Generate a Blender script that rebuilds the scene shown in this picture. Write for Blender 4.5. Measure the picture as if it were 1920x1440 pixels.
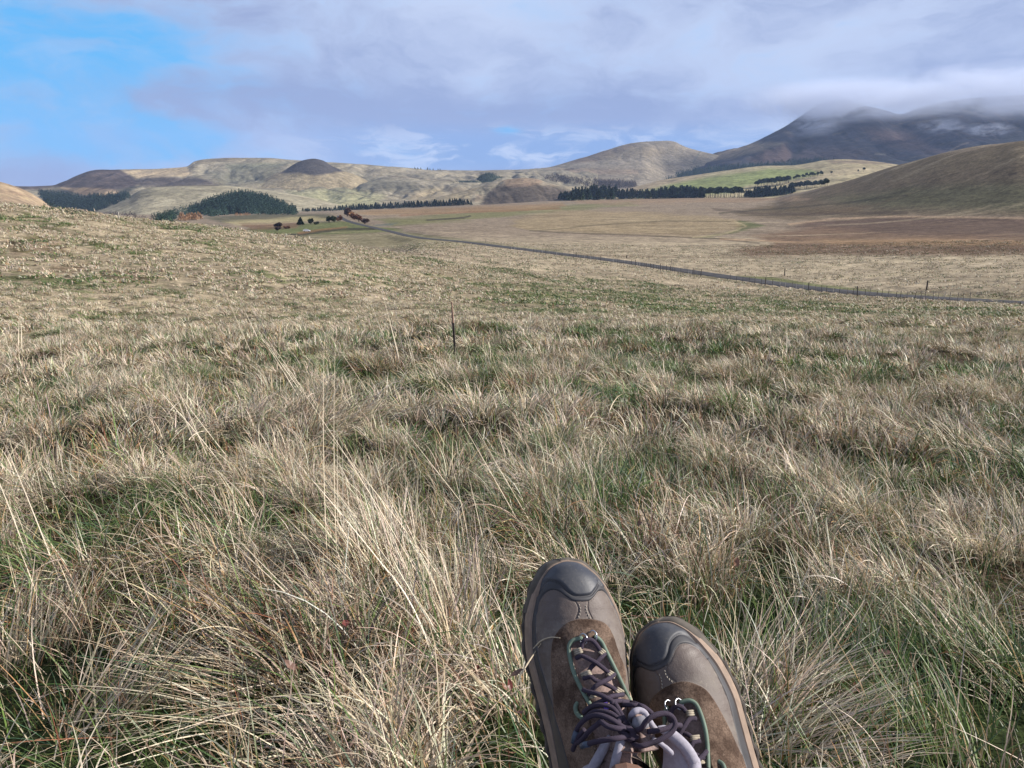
import bpy, bmesh, math, random, os
import numpy as np
from mathutils import Vector, Matrix
from mathutils.bvhtree import BVHTree

for _o in list(bpy.data.objects):
    bpy.data.objects.remove(_o)
SC = bpy.context.scene
COL = SC.collection
R = math.radians
rng = np.random.default_rng(7)
random.seed(7)

# ------------------------------------------------------------------ camera
CAM_H = 0.75
FPX = 1442.0
PITCH = math.atan((720 - 350) / FPX)
cam_d = bpy.data.cameras.new("camera")
cam_d.sensor_width = 36.0
cam_d.lens = FPX / 1920 * 36.0
cam_d.clip_start = 0.02
cam_d.clip_end = 60000
cam = bpy.data.objects.new("camera", cam_d)
COL.objects.link(cam)
cam.location = (0, 0, CAM_H)
cam.rotation_euler = (math.pi / 2 - PITCH, 0, 0)
SC.camera = cam

# ------------------------------------------------------------------ light and sky
SUN_AZ = R(88)       # clockwise from the viewing direction (+Y) towards +X
SUN_EL = R(31)
sd = bpy.data.lights.new("sun", 'SUN')
sd.energy = 5.0
sd.angle = R(0.6)
sd.color = (1.0, 0.94, 0.86)
sun = bpy.data.objects.new("sun", sd)
COL.objects.link(sun)
sdir = Vector((math.sin(SUN_AZ) * math.cos(SUN_EL), math.cos(SUN_AZ) * math.cos(SUN_EL), math.sin(SUN_EL)))
sun.rotation_euler = sdir.to_track_quat('Z', 'Y').to_euler()
sun.location = (20, 0, 30)
SC.view_settings.view_transform = 'Standard'
SC.view_settings.look = 'None'
SC.view_settings.exposure = 0.54
SC.view_settings.gamma = 1.0


class NT:
    """tiny node-tree helper"""
    def __init__(s, nt):
        s.t = nt
        s.n = nt.nodes
        s.l = nt.links

    def new(s, typ, **kw):
        n = s.n.new(typ)
        for k, v in kw.items():
            setattr(n, k, v)
        return n

    def set(s, sock, v):
        if isinstance(v, bpy.types.NodeSocket):
            s.l.new(v, sock)
        else:
            if hasattr(sock.default_value, '__len__') and not hasattr(v, '__len__'):
                v = (v,) * len(sock.default_value)
            if hasattr(v, '__len__') and len(v) == 3 and len(sock.default_value) == 4:
                v = (*v, 1)
            sock.default_value = v

    def math(s, op, a, b=0.0, c=None, clamp=False):
        n = s.new('ShaderNodeMath', operation=op, use_clamp=clamp)
        s.set(n.inputs[0], a); s.set(n.inputs[1], b)
        if c is not None:
            s.set(n.inputs[2], c)
        return n.outputs[0]

    def mix(s, f, a, b, blend='MIX'):
        n = s.new('ShaderNodeMix', data_type='RGBA', blend_type=blend)
        s.set(n.inputs[0], f); s.set(n.inputs[6], a); s.set(n.inputs[7], b)
        return n.outputs[2]

    def noise(s, vec, scale, detail=4.0, rough=0.55, dist=0.0, out=0):
        n = s.new('ShaderNodeTexNoise')
        if vec is not None:
            s.l.new(vec, n.inputs['Vector'])
        s.set(n.inputs['Scale'], scale); s.set(n.inputs['Detail'], detail)
        s.set(n.inputs['Roughness'], rough); s.set(n.inputs['Distortion'], dist)
        return n.outputs[out]

    def ramp(s, f, a, b, lo=0.0, hi=1.0):
        n = s.new('ShaderNodeMapRange', interpolation_type='SMOOTHSTEP')
        s.set(n.inputs[0], f); s.set(n.inputs[1], a); s.set(n.inputs[2], b)
        s.set(n.inputs[3], lo); s.set(n.inputs[4], hi)
        return n.outputs[0]

    def vec(s, x, y, z):
        n = s.new('ShaderNodeCombineXYZ')
        s.set(n.inputs[0], x); s.set(n.inputs[1], y); s.set(n.inputs[2], z)
        return n.outputs[0]

    def scale(s, v, sc):
        n = s.new('ShaderNodeVectorMath', operation='MULTIPLY')
        s.set(n.inputs[0], v); s.set(n.inputs[1], sc)
        return n.outputs[0]


def pix_uv(px, py):
    """compass bearing and elevation (radians) of a photo pixel"""
    b = (720 - py) / FPX
    a = (px - 960) / FPX
    y = math.cos(PITCH) + b * math.sin(PITCH)
    z = -math.sin(PITCH) + b * math.cos(PITCH)
    return math.atan2(a, y), math.atan2(z, math.hypot(a, y))


def build_world():
    w = bpy.data.worlds.new("World")
    SC.world = w
    w.use_nodes = True
    w.cycles.sampling_method = 'MANUAL'
    w.cycles.sample_map_resolution = 512
    N = NT(w.node_tree)
    N.n.clear()
    out = N.new('ShaderNodeOutputWorld')
    bg = N.new('ShaderNodeBackground')
    bg.inputs['Strength'].default_value = 0.066
    N.l.new(bg.outputs[0], out.inputs[0])
    sky = N.new('ShaderNodeTexSky', sky_type='NISHITA')
    sky.sun_disc = False
    sky.sun_elevation = SUN_EL
    sky.sun_rotation = SUN_AZ
    sky.altitude = 1200
    sky.air_density = 1.0
    sky.dust_density = 0.3
    sky.ozone_density = 3.0
    geo = N.new('ShaderNodeNewGeometry')
    sep = N.new('ShaderNodeSeparateXYZ')
    neg = N.scale(geo.outputs['Incoming'], (-1, -1, -1))
    N.l.new(neg, sep.inputs[0])
    X, Y, Z = sep.outputs
    el = N.math('ARCSINE', Z)
    az = N.math('ARCTAN2', X, Y)
    # cloud layer coordinates: stretch towards the horizon
    el0 = N.math('MAXIMUM', el, 0.0)
    warp = N.noise(N.vec(N.math('MULTIPLY', az, 3.0), N.math('MULTIPLY', el0, 6.0), 3.3), 1.0, 5, 0.6, 0.0, 1)
    wv = N.new('ShaderNodeVectorMath', operation='SUBTRACT')
    N.l.new(warp, wv.inputs[0]); wv.inputs[1].default_value = (0.5, 0.5, 0.5)
    ws = N.new('ShaderNodeSeparateXYZ')
    N.l.new(wv.outputs[0], ws.inputs[0])
    azw = N.math('ADD', az, N.math('MULTIPLY', ws.outputs[0], 0.22))
    elw = N.math('ADD', el0, N.math('MULTIPLY', ws.outputs[1], 0.10))
    V = N.vec(azw, N.math('MULTIPLY', elw, 1.9), 0.0)
    big = N.noise(V, 3.2, 6, 0.55, 0.2)
    fine = N.noise(N.vec(azw, N.math('MULTIPLY', elw, 2.6), 2.0), 11.0, 7, 0.6, 0.3)
    low = N.noise(N.vec(azw, N.math('MULTIPLY', elw, 3.0), 5.0), 12.0, 7, 0.62, 0.6)

    def blob(px, py, rx, ry, amp):
        u, v = pix_uv(px, py)
        dx = N.math('DIVIDE', N.math('SUBTRACT', azw, u), rx / FPX)
        dy = N.math('DIVIDE', N.math('SUBTRACT', elw, v), ry / FPX)
        r2 = N.math('ADD', N.math('MULTIPLY', dx, dx), N.math('MULTIPLY', dy, dy))
        g = N.math('EXPONENT', N.math('MULTIPLY', r2, -1.0))
        return N.math('MULTIPLY', g, amp)
    gap = None
    for b in GAPS:
        g = blob(*b)
        gap = g if gap is None else N.math('ADD', gap, g)
    gap = N.math('ADD', gap, N.math('MULTIPLY', N.math('SUBTRACT', fine, 0.5), 1.6))
    gap = N.math('ADD', gap, N.math('MULTIPLY', N.math('SUBTRACT', big, 0.5), 1.1))
    clear = N.ramp(gap, -0.05, 1.15)
    veil = N.noise(N.vec(azw, N.math('MULTIPLY', elw, 2.2), 8.0), 7.0, 7, 0.65, 0.5)
    clear = N.math('MULTIPLY', clear, N.ramp(veil, 0.64, 0.38, 0.62, 1.0))
    # clear-sky colour: the physical sky, cooled a little
    skyc = N.mix(1.0, sky.outputs[0], (0.80, 1.0, 1.3), 'MULTIPLY')
    skyc = N.mix(0.85, skyc, (0.9, 5.4, 10.6))
    # cloud colour: grey lavender base, paler tops, brighter near the right
    lit = None
    for b in LIGHTS:
        g = blob(*b)
        lit = g if lit is None else N.math('ADD', lit, g)
    shade = N.math('ADD', N.math('MULTIPLY', N.math('SUBTRACT', big, 0.5), 2.4), 0.5)
    shade = N.math('ADD', shade, N.math('MULTIPLY', N.math('SUBTRACT', fine, 0.5), 1.5))
    shade = N.math('ADD', shade, lit)
    shade = N.ramp(shade, 0.0, 1.15)
    cc = N.mix(shade, (3.3, 4.15, 6.8), (6.3, 7.3, 9.7))
    # whiter small clouds low down
    lowmask = N.math('MULTIPLY', N.ramp(el, 0.0, 0.035), N.ramp(el, 0.085, 0.05))
    azm = N.ramp(az, -0.35, -0.1)
    lowmask = N.math('MULTIPLY', lowmask, azm)
    cl2 = N.ramp(low, 0.44, 0.64)
    lowcol = N.mix(cl2, (2.3, 4.2, 7.9), (6.8, 8.0, 10.2))
    cc = N.mix(N.math('MULTIPLY', lowmask, 0.85), cc, lowcol)
    col = N.mix(clear, cc, skyc)
    # unseen sky overhead, greyed and toned down to weaken the fill light
    col = N.mix(N.ramp(el, 0.35, 0.9, 0.0, 0.8), col, (2.7, 2.95, 3.5))
    N.l.new(col, bg.inputs['Color'])


# (px, py, rx, ry, amp) openings in the cloud, as bearings on the sky
GAPS = [(60, 62, 260, 66, 0.95), (110, 135, 150, 50, 0.40), (270, 70, 110, 40, 0.25), (262, 284, 125, 28, 3.0), (185, 235, 60, 55, 1.0), (20, 215, 120, 30, 0.25),
        (966, 243, 26, 12, 1.0), (-200, 120, 260, 160, 0.8)]
LIGHTS = [(900, 40, 130, 90, 0.45), (1500, 60, 330, 120, 0.28), (1750, 20, 300, 100, 0.18), (640, 215, 330, 45, -0.55), (1330, 210, 330, 60, -0.18),
          (100, 300, 200, 40, -0.15), (480, 180, 130, 50, -0.25), (1400, 250, 120, 30, 0.35), (350, 20, 200, 60, 0.1), (1050, 200, 160, 50, -0.3)]
build_world()


# ------------------------------------------------------------------ numeric helpers
def _hash(ix, iy, seed):
    h = (ix.astype(np.int64) * 374761393 + iy.astype(np.int64) * 668265263 + seed * 144269504) & 0xFFFFFFFF
    h = ((h ^ (h >> 13)) * 1274126177) & 0xFFFFFFFF
    h = h ^ (h >> 16)
    return h


def perlin(x, y, seed=0):
    x = np.asarray(x, float); y = np.asarray(y, float)
    x0 = np.floor(x); y0 = np.floor(y)
    fx = x - x0; fy = y - y0
    u = fx * fx * fx * (fx * (fx * 6 - 15) + 10)
    v = fy * fy * fy * (fy * (fy * 6 - 15) + 10)

    def g(ix, iy, dx, dy):
        a = _hash(ix, iy, seed) * (2 * math.pi / 4294967296.0)
        return np.cos(a) * dx + np.sin(a) * dy
    n00 = g(x0, y0, fx, fy); n10 = g(x0 + 1, y0, fx - 1, fy)
    n01 = g(x0, y0 + 1, fx, fy - 1); n11 = g(x0 + 1, y0 + 1, fx - 1, fy - 1)
    return 1.5 * ((n00 * (1 - u) + n10 * u) * (1 - v) + (n01 * (1 - u) + n11 * u) * v)


def fbm(x, y, octaves=4, seed=0, gain=0.5, lac=2.03):
    t = 0; a = 1.0; s = 0
    for k in range(octaves):
        t = t + a * perlin(x, y, seed + k * 17)
        s += a
        x = x * lac + 7.1; y = y * lac + 3.7
        a *= gain
    return t / s


def ridged(x, y, octaves=4, seed=0):
    t = 0; a = 1.0; s = 0
    for k in range(octaves):
        t = t + a * (1 - np.abs(perlin(x, y, seed + k * 13)) * 2)
        s += a
        x = x * 2.07 + 5.1; y = y * 2.07 + 1.7
        a *= 0.5
    return t / s


def pchip(xk, yk, x):
    """monotone cubic through (xk, yk) for one column"""
    xk = np.asarray(xk, float); yk = np.asarray(yk, float)
    h = np.diff(xk); dl = np.diff(yk) / h
    m = np.zeros_like(yk)
    m[0] = dl[0]; m[-1] = dl[-1]
    for i in range(1, len(yk) - 1):
        if dl[i - 1] * dl[i] > 0:
            w1 = 2 * h[i] + h[i - 1]; w2 = h[i] + 2 * h[i - 1]
            m[i] = (w1 + w2) / (w1 / dl[i - 1] + w2 / dl[i])
    i = np.clip(np.searchsorted(xk, x, 'right') - 1, 0, len(h) - 1)
    t = (x - xk[i]) / h[i]
    hh = h[i]
    return ((2 * t**3 - 3 * t**2 + 1) * yk[i] + (t**3 - 2 * t**2 + t) * hh * m[i] +
            (-2 * t**3 + 3 * t**2) * yk[i + 1] + (t**3 - t**2) * hh * m[i + 1])


def sstep(a, b, x):
    t = np.clip((x - a) / (b - a), 0, 1)
    return t * t * (3 - 2 * t)


CP, SP = math.cos(PITCH), math.sin(PITCH)


def ray(px, py):
    a = (px - 960) / FPX; b = (720 - py) / FPX
    return np.array([a, CP + b * SP, -SP + b * CP])


def project(x, y, z):
    zz = z - CAM_H
    dep = y * CP - zz * SP
    up = y * SP + zz * CP
    dep = np.where(dep < 1e-3, 1e-3, dep)
    return 960 + FPX * x / dep, 720 - FPX * up / dep


def at(px, py, d):
    r = ray(px, py)
    k = d / math.hypot(r[0], r[1])
    return np.array([r[0] * k, r[1] * k, CAM_H + r[2] * k])


def mesh_obj(name, verts, faces, mat=None, parent=None, smooth=False, attrs=None):
    me = bpy.data.meshes.new(name)
    verts = np.asarray(verts, np.float32)
    if isinstance(faces, np.ndarray):
        nf, k = faces.shape
        me.vertices.add(len(verts))
        me.vertices.foreach_set('co', verts.ravel())
        me.loops.add(nf * k)
        me.loops.foreach_set('vertex_index', faces.astype(np.int32).ravel())
        me.polygons.add(nf)
        me.polygons.foreach_set('loop_start', np.arange(0, nf * k, k, dtype=np.int32))
        me.polygons.foreach_set('loop_total', np.full(nf, k, np.int32))
        me.update(calc_edges=True)
    else:
        me.from_pydata([tuple(map(float, v)) for v in verts], [], faces)
        me.update()
    if attrs:
        for an, arr in attrs.items():
            a = me.attributes.new(an, 'FLOAT_COLOR', 'POINT')
            arr = np.asarray(arr, np.float32)
            if arr.shape[1] == 3:
                arr = np.hstack([arr, np.ones((len(arr), 1), np.float32)])
            a.data.foreach_set('color', arr.ravel())
    if smooth:
        me.polygons.foreach_set('use_smooth', np.ones(len(me.polygons), bool))
    if mat is not None:
        for m in (mat if isinstance(mat, (list, tuple)) else [mat]):
            me.materials.append(m)
    o = bpy.data.objects.new(name, me)
    COL.objects.link(o)
    if parent is not None:
        o.parent = parent
    return o


def tag(o, label=None, cat=None, group=None, kind=None):
    if label: o['label'] = label
    if cat: o['category'] = cat
    if group: o['group'] = group
    if kind: o['kind'] = kind
    return o


def empty(name, loc, rz=0.0):
    o = bpy.data.objects.new(name, None)
    COL.objects.link(o)
    o.location = [float(c) for c in loc]
    o.rotation_euler = (0, 0, rz)
    o.empty_display_size = 0.1
    return o


def copy_tree(o, parent=None):
    c = o.copy()
    COL.objects.link(c)
    if parent is not None:
        c.parent = parent
    for ch in [k for k in COL.objects if k.parent == o]:
        copy_tree(ch, c)
    return c


def grid_faces(nr, nc, off=0, wrap=False):
    r = np.arange(nr - 1)[:, None]
    c = np.arange(nc if wrap else nc - 1)[None, :]
    c2 = (c + 1) % nc
    a = r * nc + c; b = r * nc + c2; d = (r + 1) * nc + c; e = (r + 1) * nc + c2
    return np.stack([a, b, e, d], -1).reshape(-1, 4) + off


def poly_mask(px, py, poly, soft):
    """1 inside polygon, falling to 0 over `soft` px each side of its border"""
    P = np.array(poly, float)
    Q = np.roll(P, -1, 0)
    inside = np.zeros(px.shape, bool)
    dist = np.full(px.shape, 1e9)
    for (x1, y1), (x2, y2) in zip(P, Q):
        if y1 != y2:
            c = ((y1 > py) != (y2 > py)) & (px < (x2 - x1) * (py - y1) / (y2 - y1) + x1)
            inside ^= c
        dx, dy = x2 - x1, y2 - y1
        t = np.clip(((px - x1) * dx + (py - y1) * dy) / (dx * dx + dy * dy + 1e-9), 0, 1)
        dist = np.minimum(dist, np.hypot(px - x1 - t * dx, py - y1 - t * dy))
    sd = np.where(inside, dist, -dist)
    return sstep(-soft, soft, sd)


def line_mask(px, py, pts, w):
    dist = np.full(px.shape, 1e9)
    for (x1, y1), (x2, y2) in zip(pts[:-1], pts[1:]):
        dx, dy = x2 - x1, y2 - y1
        t = np.clip(((px - x1) * dx + (py - y1) * dy) / (dx * dx + dy * dy + 1e-9), 0, 1)
        dist = np.minimum(dist, np.hypot(px - x1 - t * dx, py - y1 - t * dy))
    return 1 - sstep(w * 0.4, w, dist)


# ------------------------------------------------------------------ materials
def new_mat(name):
    m = bpy.data.materials.new(name)
    m.use_nodes = True
    N = NT(m.node_tree)
    b = N.n['Principled BSDF']
    return m, N, b


def simple_mat(name, col, rough=0.8, nscale=0, namp=0.3, bump=0.0, metallic=0.0, spec=0.5):
    m, N, b = new_mat(name)
    b.inputs['Roughness'].default_value = rough
    b.inputs['Metallic'].default_value = metallic
    b.inputs['Specular IOR Level'].default_value = spec
    if nscale:
        tc = N.new('ShaderNodeTexCoord')
        n = N.noise(tc.outputs['Object'], nscale, 5, 0.6)
        f = N.ramp(n, 0.3, 0.7, 1 - namp, 1 + namp)
        N.l.new(N.mix(1.0, (*col, 1), f, 'MULTIPLY'), b.inputs['Base Color'])
        if bump:
            bp = N.new('ShaderNodeBump')
            bp.inputs['Strength'].default_value = 0.6
            bp.inputs['Distance'].default_value = bump
            N.l.new(n, bp.inputs['Height'])
            N.l.new(bp.outputs[0], b.inputs['Normal'])
    else:
        b.inputs['Base Color'].default_value = (*col, 1)
    return m


def terrain_mat(name, scales, amp, bump_d, bump_scale, streak=None):
    """cover colour from the mesh, broken up by world-space noise"""
    m, N, b = new_mat(name)
    b.inputs['Roughness'].default_value = 0.95
    b.inputs['Specular IOR Level'].default_value = 0.05
    geo = N.new('ShaderNodeNewGeometry')
    pos = geo.outputs['Position']
    at_ = N.new('ShaderNodeAttribute', attribute_name='cover')
    col = at_.outputs['Color']
    for i, (s, a) in enumerate(zip(scales, amp)):
        n = N.noise(pos, s, 5, 0.65, 0.3)
        f = N.ramp(n, 0.28, 0.72, 1 - a, 1 + a)
        col = N.mix(1.0, col, f, 'MULTIPLY')
    # greener / redder drift
    n = N.noise(pos, scales[0] * 0.6, 4, 0.6, 0.5)
    col = N.mix(N.ramp(n, 0.5, 0.75, 0.0, 0.22), col, N.mix(1.0, col, (0.72, 0.95, 0.6), 'MULTIPLY'))
    N.l.new(col, b.inputs['Base Color'])
    h = N.noise(pos, bump_scale, 6, 0.65)
    bp = N.new('ShaderNodeBump')
    bp.inputs['Strength'].default_value = 1.0
    bp.inputs['Distance'].default_value = bump_d
    N.l.new(h, bp.inputs['Height'])
    N.l.new(bp.outputs[0], b.inputs['Normal'])
    return m


# ------------------------------------------------------------------ layered height sheets
def layer_curve(pts, ta):
    """pts (px, d, py) or (px, d, None, z) -> d and z over tan(bearing) values ta"""
    T, D, Zs = [], [], []
    for p in pts:
        if p[2] is None:
            r = ray(p[0], 400)
            T.append(r[0] / r[1]); D.append(p[1]); Zs.append(p[3])
        else:
            q = at(p[0], p[2], p[1])
            T.append(q[0] / q[1]); D.append(p[1]); Zs.append(q[2])
    T = np.array(T)
    if len(T) == 1:
        return np.full(ta.shape, D[0], float), np.full(ta.shape, Zs[0], float)
    tc = np.clip(ta, T[0], T[-1])
    return pchip(T, D, tc), pchip(T, Zs, tc)


def sheet_heights(ta, layers, rows):
    nc = len(ta)
    Ds, Zs = [], []
    for L in layers:
        d, z = layer_curve(L, ta)
        Ds.append(d); Zs.append(z)
    Ds = np.array(Ds); Zs = np.array(Zs)
    for k in range(1, len(Ds)):
        Ds[k] = np.maximum(Ds[k], Ds[k - 1] * 1.01 + 0.01)
    tt = []
    for k, n in enumerate(rows):
        tt.append(k + np.arange(n) / n)
    tt = np.append(np.concatenate(tt), len(layers) - 1)
    D = np.empty((len(tt), nc)); Z = np.empty_like(D)
    ks = np.minimum(tt.astype(int), len(layers) - 2); fr = tt - ks
    for c in range(nc):
        a = Ds[ks, c]; b = Ds[ks + 1, c]
        d = a * (b / a) ** fr if True else a + (b - a) * fr
        D[:, c] = d
        Z[:, c] = pchip(Ds[:, c], Zs[:, c], d)
    return D, Z


def tube(pts, rad, seg=6, cap=True, closed=False):
    P = np.array(pts, float)
    n = len(P)
    rad = np.broadcast_to(rad, (n,))
    T = np.gradient(P, axis=0) if not closed else (np.roll(P, -1, 0) - np.roll(P, 1, 0))
    T /= np.linalg.norm(T, axis=1)[:, None] + 1e-12
    up = np.array([0.0, 0, 1]) if abs(T[0][2]) < 0.9 else np.array([1.0, 0, 0])
    nrm = np.cross(T[0], up); nrm /= np.linalg.norm(nrm)
    V = []
    for i in range(n):
        nrm = nrm - T[i] * np.dot(nrm, T[i]); nrm /= np.linalg.norm(nrm) + 1e-12
        bn = np.cross(T[i], nrm)
        for k in range(seg):
            a = 2 * math.pi * k / seg
            V.append(P[i] + rad[i] * (math.cos(a) * nrm + math.sin(a) * bn))
    F = []
    for i in range(n if closed else n - 1):
        for k in range(seg):
            k2 = (k + 1) % seg; j = (i + 1) % n
            F.append([i * seg + k, i * seg + k2, j * seg + k2, j * seg + k])
    F = [list(f) for f in F]
    if cap and not closed:
        F.append(list(range(seg))[::-1]); F.append([(n - 1) * seg + k for k in range(seg)])
    return np.array(V), F


def join(parts):
    V = []; F = []; k = 0
    for v, f in parts:
        V.append(np.asarray(v, float)); F += [[int(i) + k for i in q] for q in f]; k += len(v)
    return np.vstack(V), F



# ------------------------------------------------------------------ the ground
GL = [
    [(960, 0.06, None, 0.0)],
    [(960, 0.5, None, -0.02)],
    [(960, 2.0, None, -0.215)],
    [(960, 7.0, None, -0.86)],
    [(960, 13.0, None, -1.66)],
    [(-600, 20, 640), (0, 20, 632), (960, 20, 628), (1920, 20, 618), (2500, 20, 615)],
    [(-600, 34, 570), (0, 34, 592), (640, 34, 600), (960, 34, 596), (1500, 34, 600), (1920, 34, 598), (2500, 34, 596)],
    [(-600, 60, 440), (0, 60, 492), (320, 60, 508), (640, 60, 535), (960, 62, 560), (1300, 62, 578), (1920, 60, 586), (2500, 60, 586)],
    [(-600, 110, 330), (0, 112, 381), (93, 112, 390), (157, 112, 398), (233, 112, 410), (287, 113, 417), (367, 114, 424), (467, 115, 438),
     (560, 117, 449), (640, 119, 461), (720, 122, 474), (800, 124, 486), (900, 126, 500), (1100, 120, 527), (1300, 112, 551), (1500, 104, 563), (1700, 98, 570), (1920, 92, 576), (2500, 90, 576)],
    [(-600, 220, None, -21), (640, 215, None, -20), (720, 212, None, -18.5), (800, 205, 464), (900, 195, 474), (1059, 172, 491), (1176, 155, 508), (1325, 138, 533), (1538, 120, 554), (1697, 109, 565), (1920, 100, 572.5), (2500, 97, 574)],
    [(-600, 400, None, -25), (560, 460, None, -25.5), (640, 560, None, -25.6), (693, 480, None, -24.4), (747, 400, None, -23.3), (800, 330, 448), (863, 300, 453), (947, 265, 464), (1059, 228, 477),
     (1176, 200, 492), (1325, 168, 514), (1431, 152, 530), (1538, 138, 543), (1697, 122, 559), (1920, 110, 568), (2500, 105, 572)],
    [(-600, 900, None, -30), (480, 800, None, -31), (640, 800, None, -26.5), (800, 620, None, -24.5), (1000, 520, None, -23), (1300, 460, None, -22.5), (1480, 520, None, -21.5), (1600, 510, None, -20.3), (1700, 480, None, -18.7), (1920, 430, None, -16.6), (2500, 400, None, -15.5)],
    [(-600, 1300, 405), (400, 1250, 403), (480, 1250, 401), (620, 1250, 398), (700, 1250, 393), (880, 1300, 385), (1050, 1300, 377), (1200, 1300, 373.5), (1360, 1300, 371), (1447, 1250, 371),
     (1488, 1150, 363), (1506, 1120, 360), (1552, 1080, 348), (1593, 1040, 338), (1672, 980, 313), (1710, 950, 303), (1780, 900, 285), (1856, 850, 272), (1920, 800, 265), (2100, 750, 250), (2500, 700, 240)],
    [(-600, 1700, None, -60), (1300, 1700, None, -45), (2500, 1700, None, -45)],
    [(960, 12000, None, -120)],
]

ga = np.concatenate([np.linspace(-180, -52, 40)[:-1], np.linspace(-52, -36.5, 40)[:-1], np.linspace(-36.5, 36.5, 760),
                     np.linspace(36.5, 52, 40)[1:], np.linspace(52, 180, 40)[1:]]) * math.pi / 180
gd = np.concatenate([np.geomspace(0.25, 20, 230)[:-1], np.geomspace(20, 1350, 470)[:-1], np.geomspace(1350, 11500, 40)])
ta = np.tan(np.clip(ga, -R(58), R(58)))
_kd, _kz = [], []
for L in GL:
    d_, z_ = layer_curve(L, ta)
    _kd.append(d_); _kz.append(z_)
_kd = np.array(_kd); _kz = np.array(_kz)
for k in range(1, len(_kd)):
    _kd[k] = np.maximum(_kd[k], _kd[k - 1] * 1.02)
GZ = np.empty((len(gd), len(ga)))
for c in range(len(ga)):
    GZ[:, c] = pchip(_kd[:, c], _kz[:, c], gd)
GX = gd[:, None] * np.sin(ga)[None, :]
GY = gd[:, None] * np.cos(ga)[None, :]
# behind the camera the slope simply levels off
back = sstep(R(60), R(120), np.abs(ga))[None, :]
GZ = GZ * (1 - back) + back * (0.02 * np.minimum(gd[:, None], 60))
# relief of the sward: small hummocks near, longer swells far off
dd = gd[:, None]
GZ += 0.065 * fbm(GX / 0.75, GY / 0.75, 3, 11) * sstep(0.8, 2.5, dd) * (1 - sstep(60, 140, dd))
GZ += 0.15 * fbm(GX / 2.2, GY / 2.2, 2, 17) * sstep(10, 25, dd) * (1 - sstep(110, 200, dd))
GZ += 0.22 * fbm(GX / 5.0, GY / 5.0, 3, 12) * sstep(4, 14, dd) * (1 - sstep(200, 500, dd))
GZ += 0.35 * fbm(GX / 22.0, GY / 22.0, 3, 13) * sstep(30, 80, dd) * (1 - 0.85 * sstep(100, 160, dd) * sstep(-0.05, 0.1, np.sin(ga))[None, :])
GZ += 0.9 * fbm(GX / 110.0, GY / 110.0, 4, 14) * sstep(300, 700, dd)


def ground_z(x, y):
    a = np.arctan2(x, y); d = np.hypot(x, y)
    ci = np.clip(np.searchsorted(ga, a, 'right') - 1, 0, len(ga) - 2)
    ri = np.clip(np.searchsorted(gd, d, 'right') - 1, 0, len(gd) - 2)
    fa = np.clip((a - ga[ci]) / (ga[ci + 1] - ga[ci]), 0, 1)
    fd = np.clip((d - gd[ri]) / (gd[ri + 1] - gd[ri]), 0, 1)
    return ((GZ[ri, ci] * (1 - fa) + GZ[ri, ci + 1] * fa) * (1 - fd) +
            (GZ[ri + 1, ci] * (1 - fa) + GZ[ri + 1, ci + 1] * fa) * fd)


ROAD_PX = [(636, 404.5), (641, 409), (656, 415.5), (672, 420), (694, 425), (737, 435), (800, 447), (863, 452.5), (947, 463), (1059, 476.5), (1176, 491.5),
           (1325, 513), (1431, 529), (1538, 542), (1697, 557.5), (1800, 563), (1920, 567.5), (2050, 570), (2250, 573), (2600, 577)]


def march(px, py, d0=20, d1=1300):
    r = ray(px, py); h = math.hypot(r[0], r[1])
    d = np.geomspace(d0, d1, 4000)
    z = CAM_H + r[2] * d / h
    g = ground_z(r[0] * d / h, r[1] * d / h)
    k = np.argmax(z < g)
    return np.array([r[0] * d[k] / h, r[1] * d[k] / h, g[k]])


# the road lies on a level bed pressed into the land
_rp = np.array([march(p, q, 85) for p, q in ROAD_PX])
_s = np.concatenate([[0], np.cumsum(np.hypot(*np.diff(_rp[:, :2], axis=0).T))])
_sn = np.arange(0, _s[-1], 3.0)
ROAD = np.stack([pchip(_s, _rp[:, k], _sn) for k in range(3)], -1)
for k in range(3):
    for _ in range(6 if k < 2 else 40):
        ROAD[1:-1, k] = 0.25 * ROAD[:-2, k] + 0.5 * ROAD[1:-1, k] + 0.25 * ROAD[2:, k]
ROADW = 2.35
_dmin = np.full(GX.shape, 1e9); _zr = np.zeros(GX.shape)
_sel = (GY > 0) & (np.hypot(GX, GY) > 60) & (np.hypot(GX, GY) < 1300)
_gx, _gy = GX[_sel], GY[_sel]
_dm = np.full(_gx.shape, 1e9); _zz = np.zeros(_gx.shape)
for k in range(len(ROAD)):
    q = np.hypot(_gx - ROAD[k, 0], _gy - ROAD[k, 1])
    b = q < _dm
    _dm[b] = q[b]; _zz[b] = ROAD[k, 2]
_m = 1 - sstep(4.2, 11.0, _dm)
GZ[_sel] = GZ[_sel] * (1 - _m) + (_zz - 0.10) * _m
ROAD_D = np.full(GX.shape, 1e9); ROAD_D[_sel] = _dm


def cover_blend(col, mask, c, amt=1.0):
    m = (mask * amt)[:, None]
    return col * (1 - m) + np.array(c)[None, :] * m


STRAW = (0.35, 0.288, 0.20)
STRAW_PALE = (0.43, 0.355, 0.235)
TAN = (0.225, 0.178, 0.130)
OLIVE = (0.135, 0.14, 0.062)
GREEN = (0.105, 0.145, 0.048)
HEATH = (0.125, 0.072, 0.048)
DARK = (0.05, 0.04, 0.032)
RUST = (0.22, 0.115, 0.06)

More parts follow.
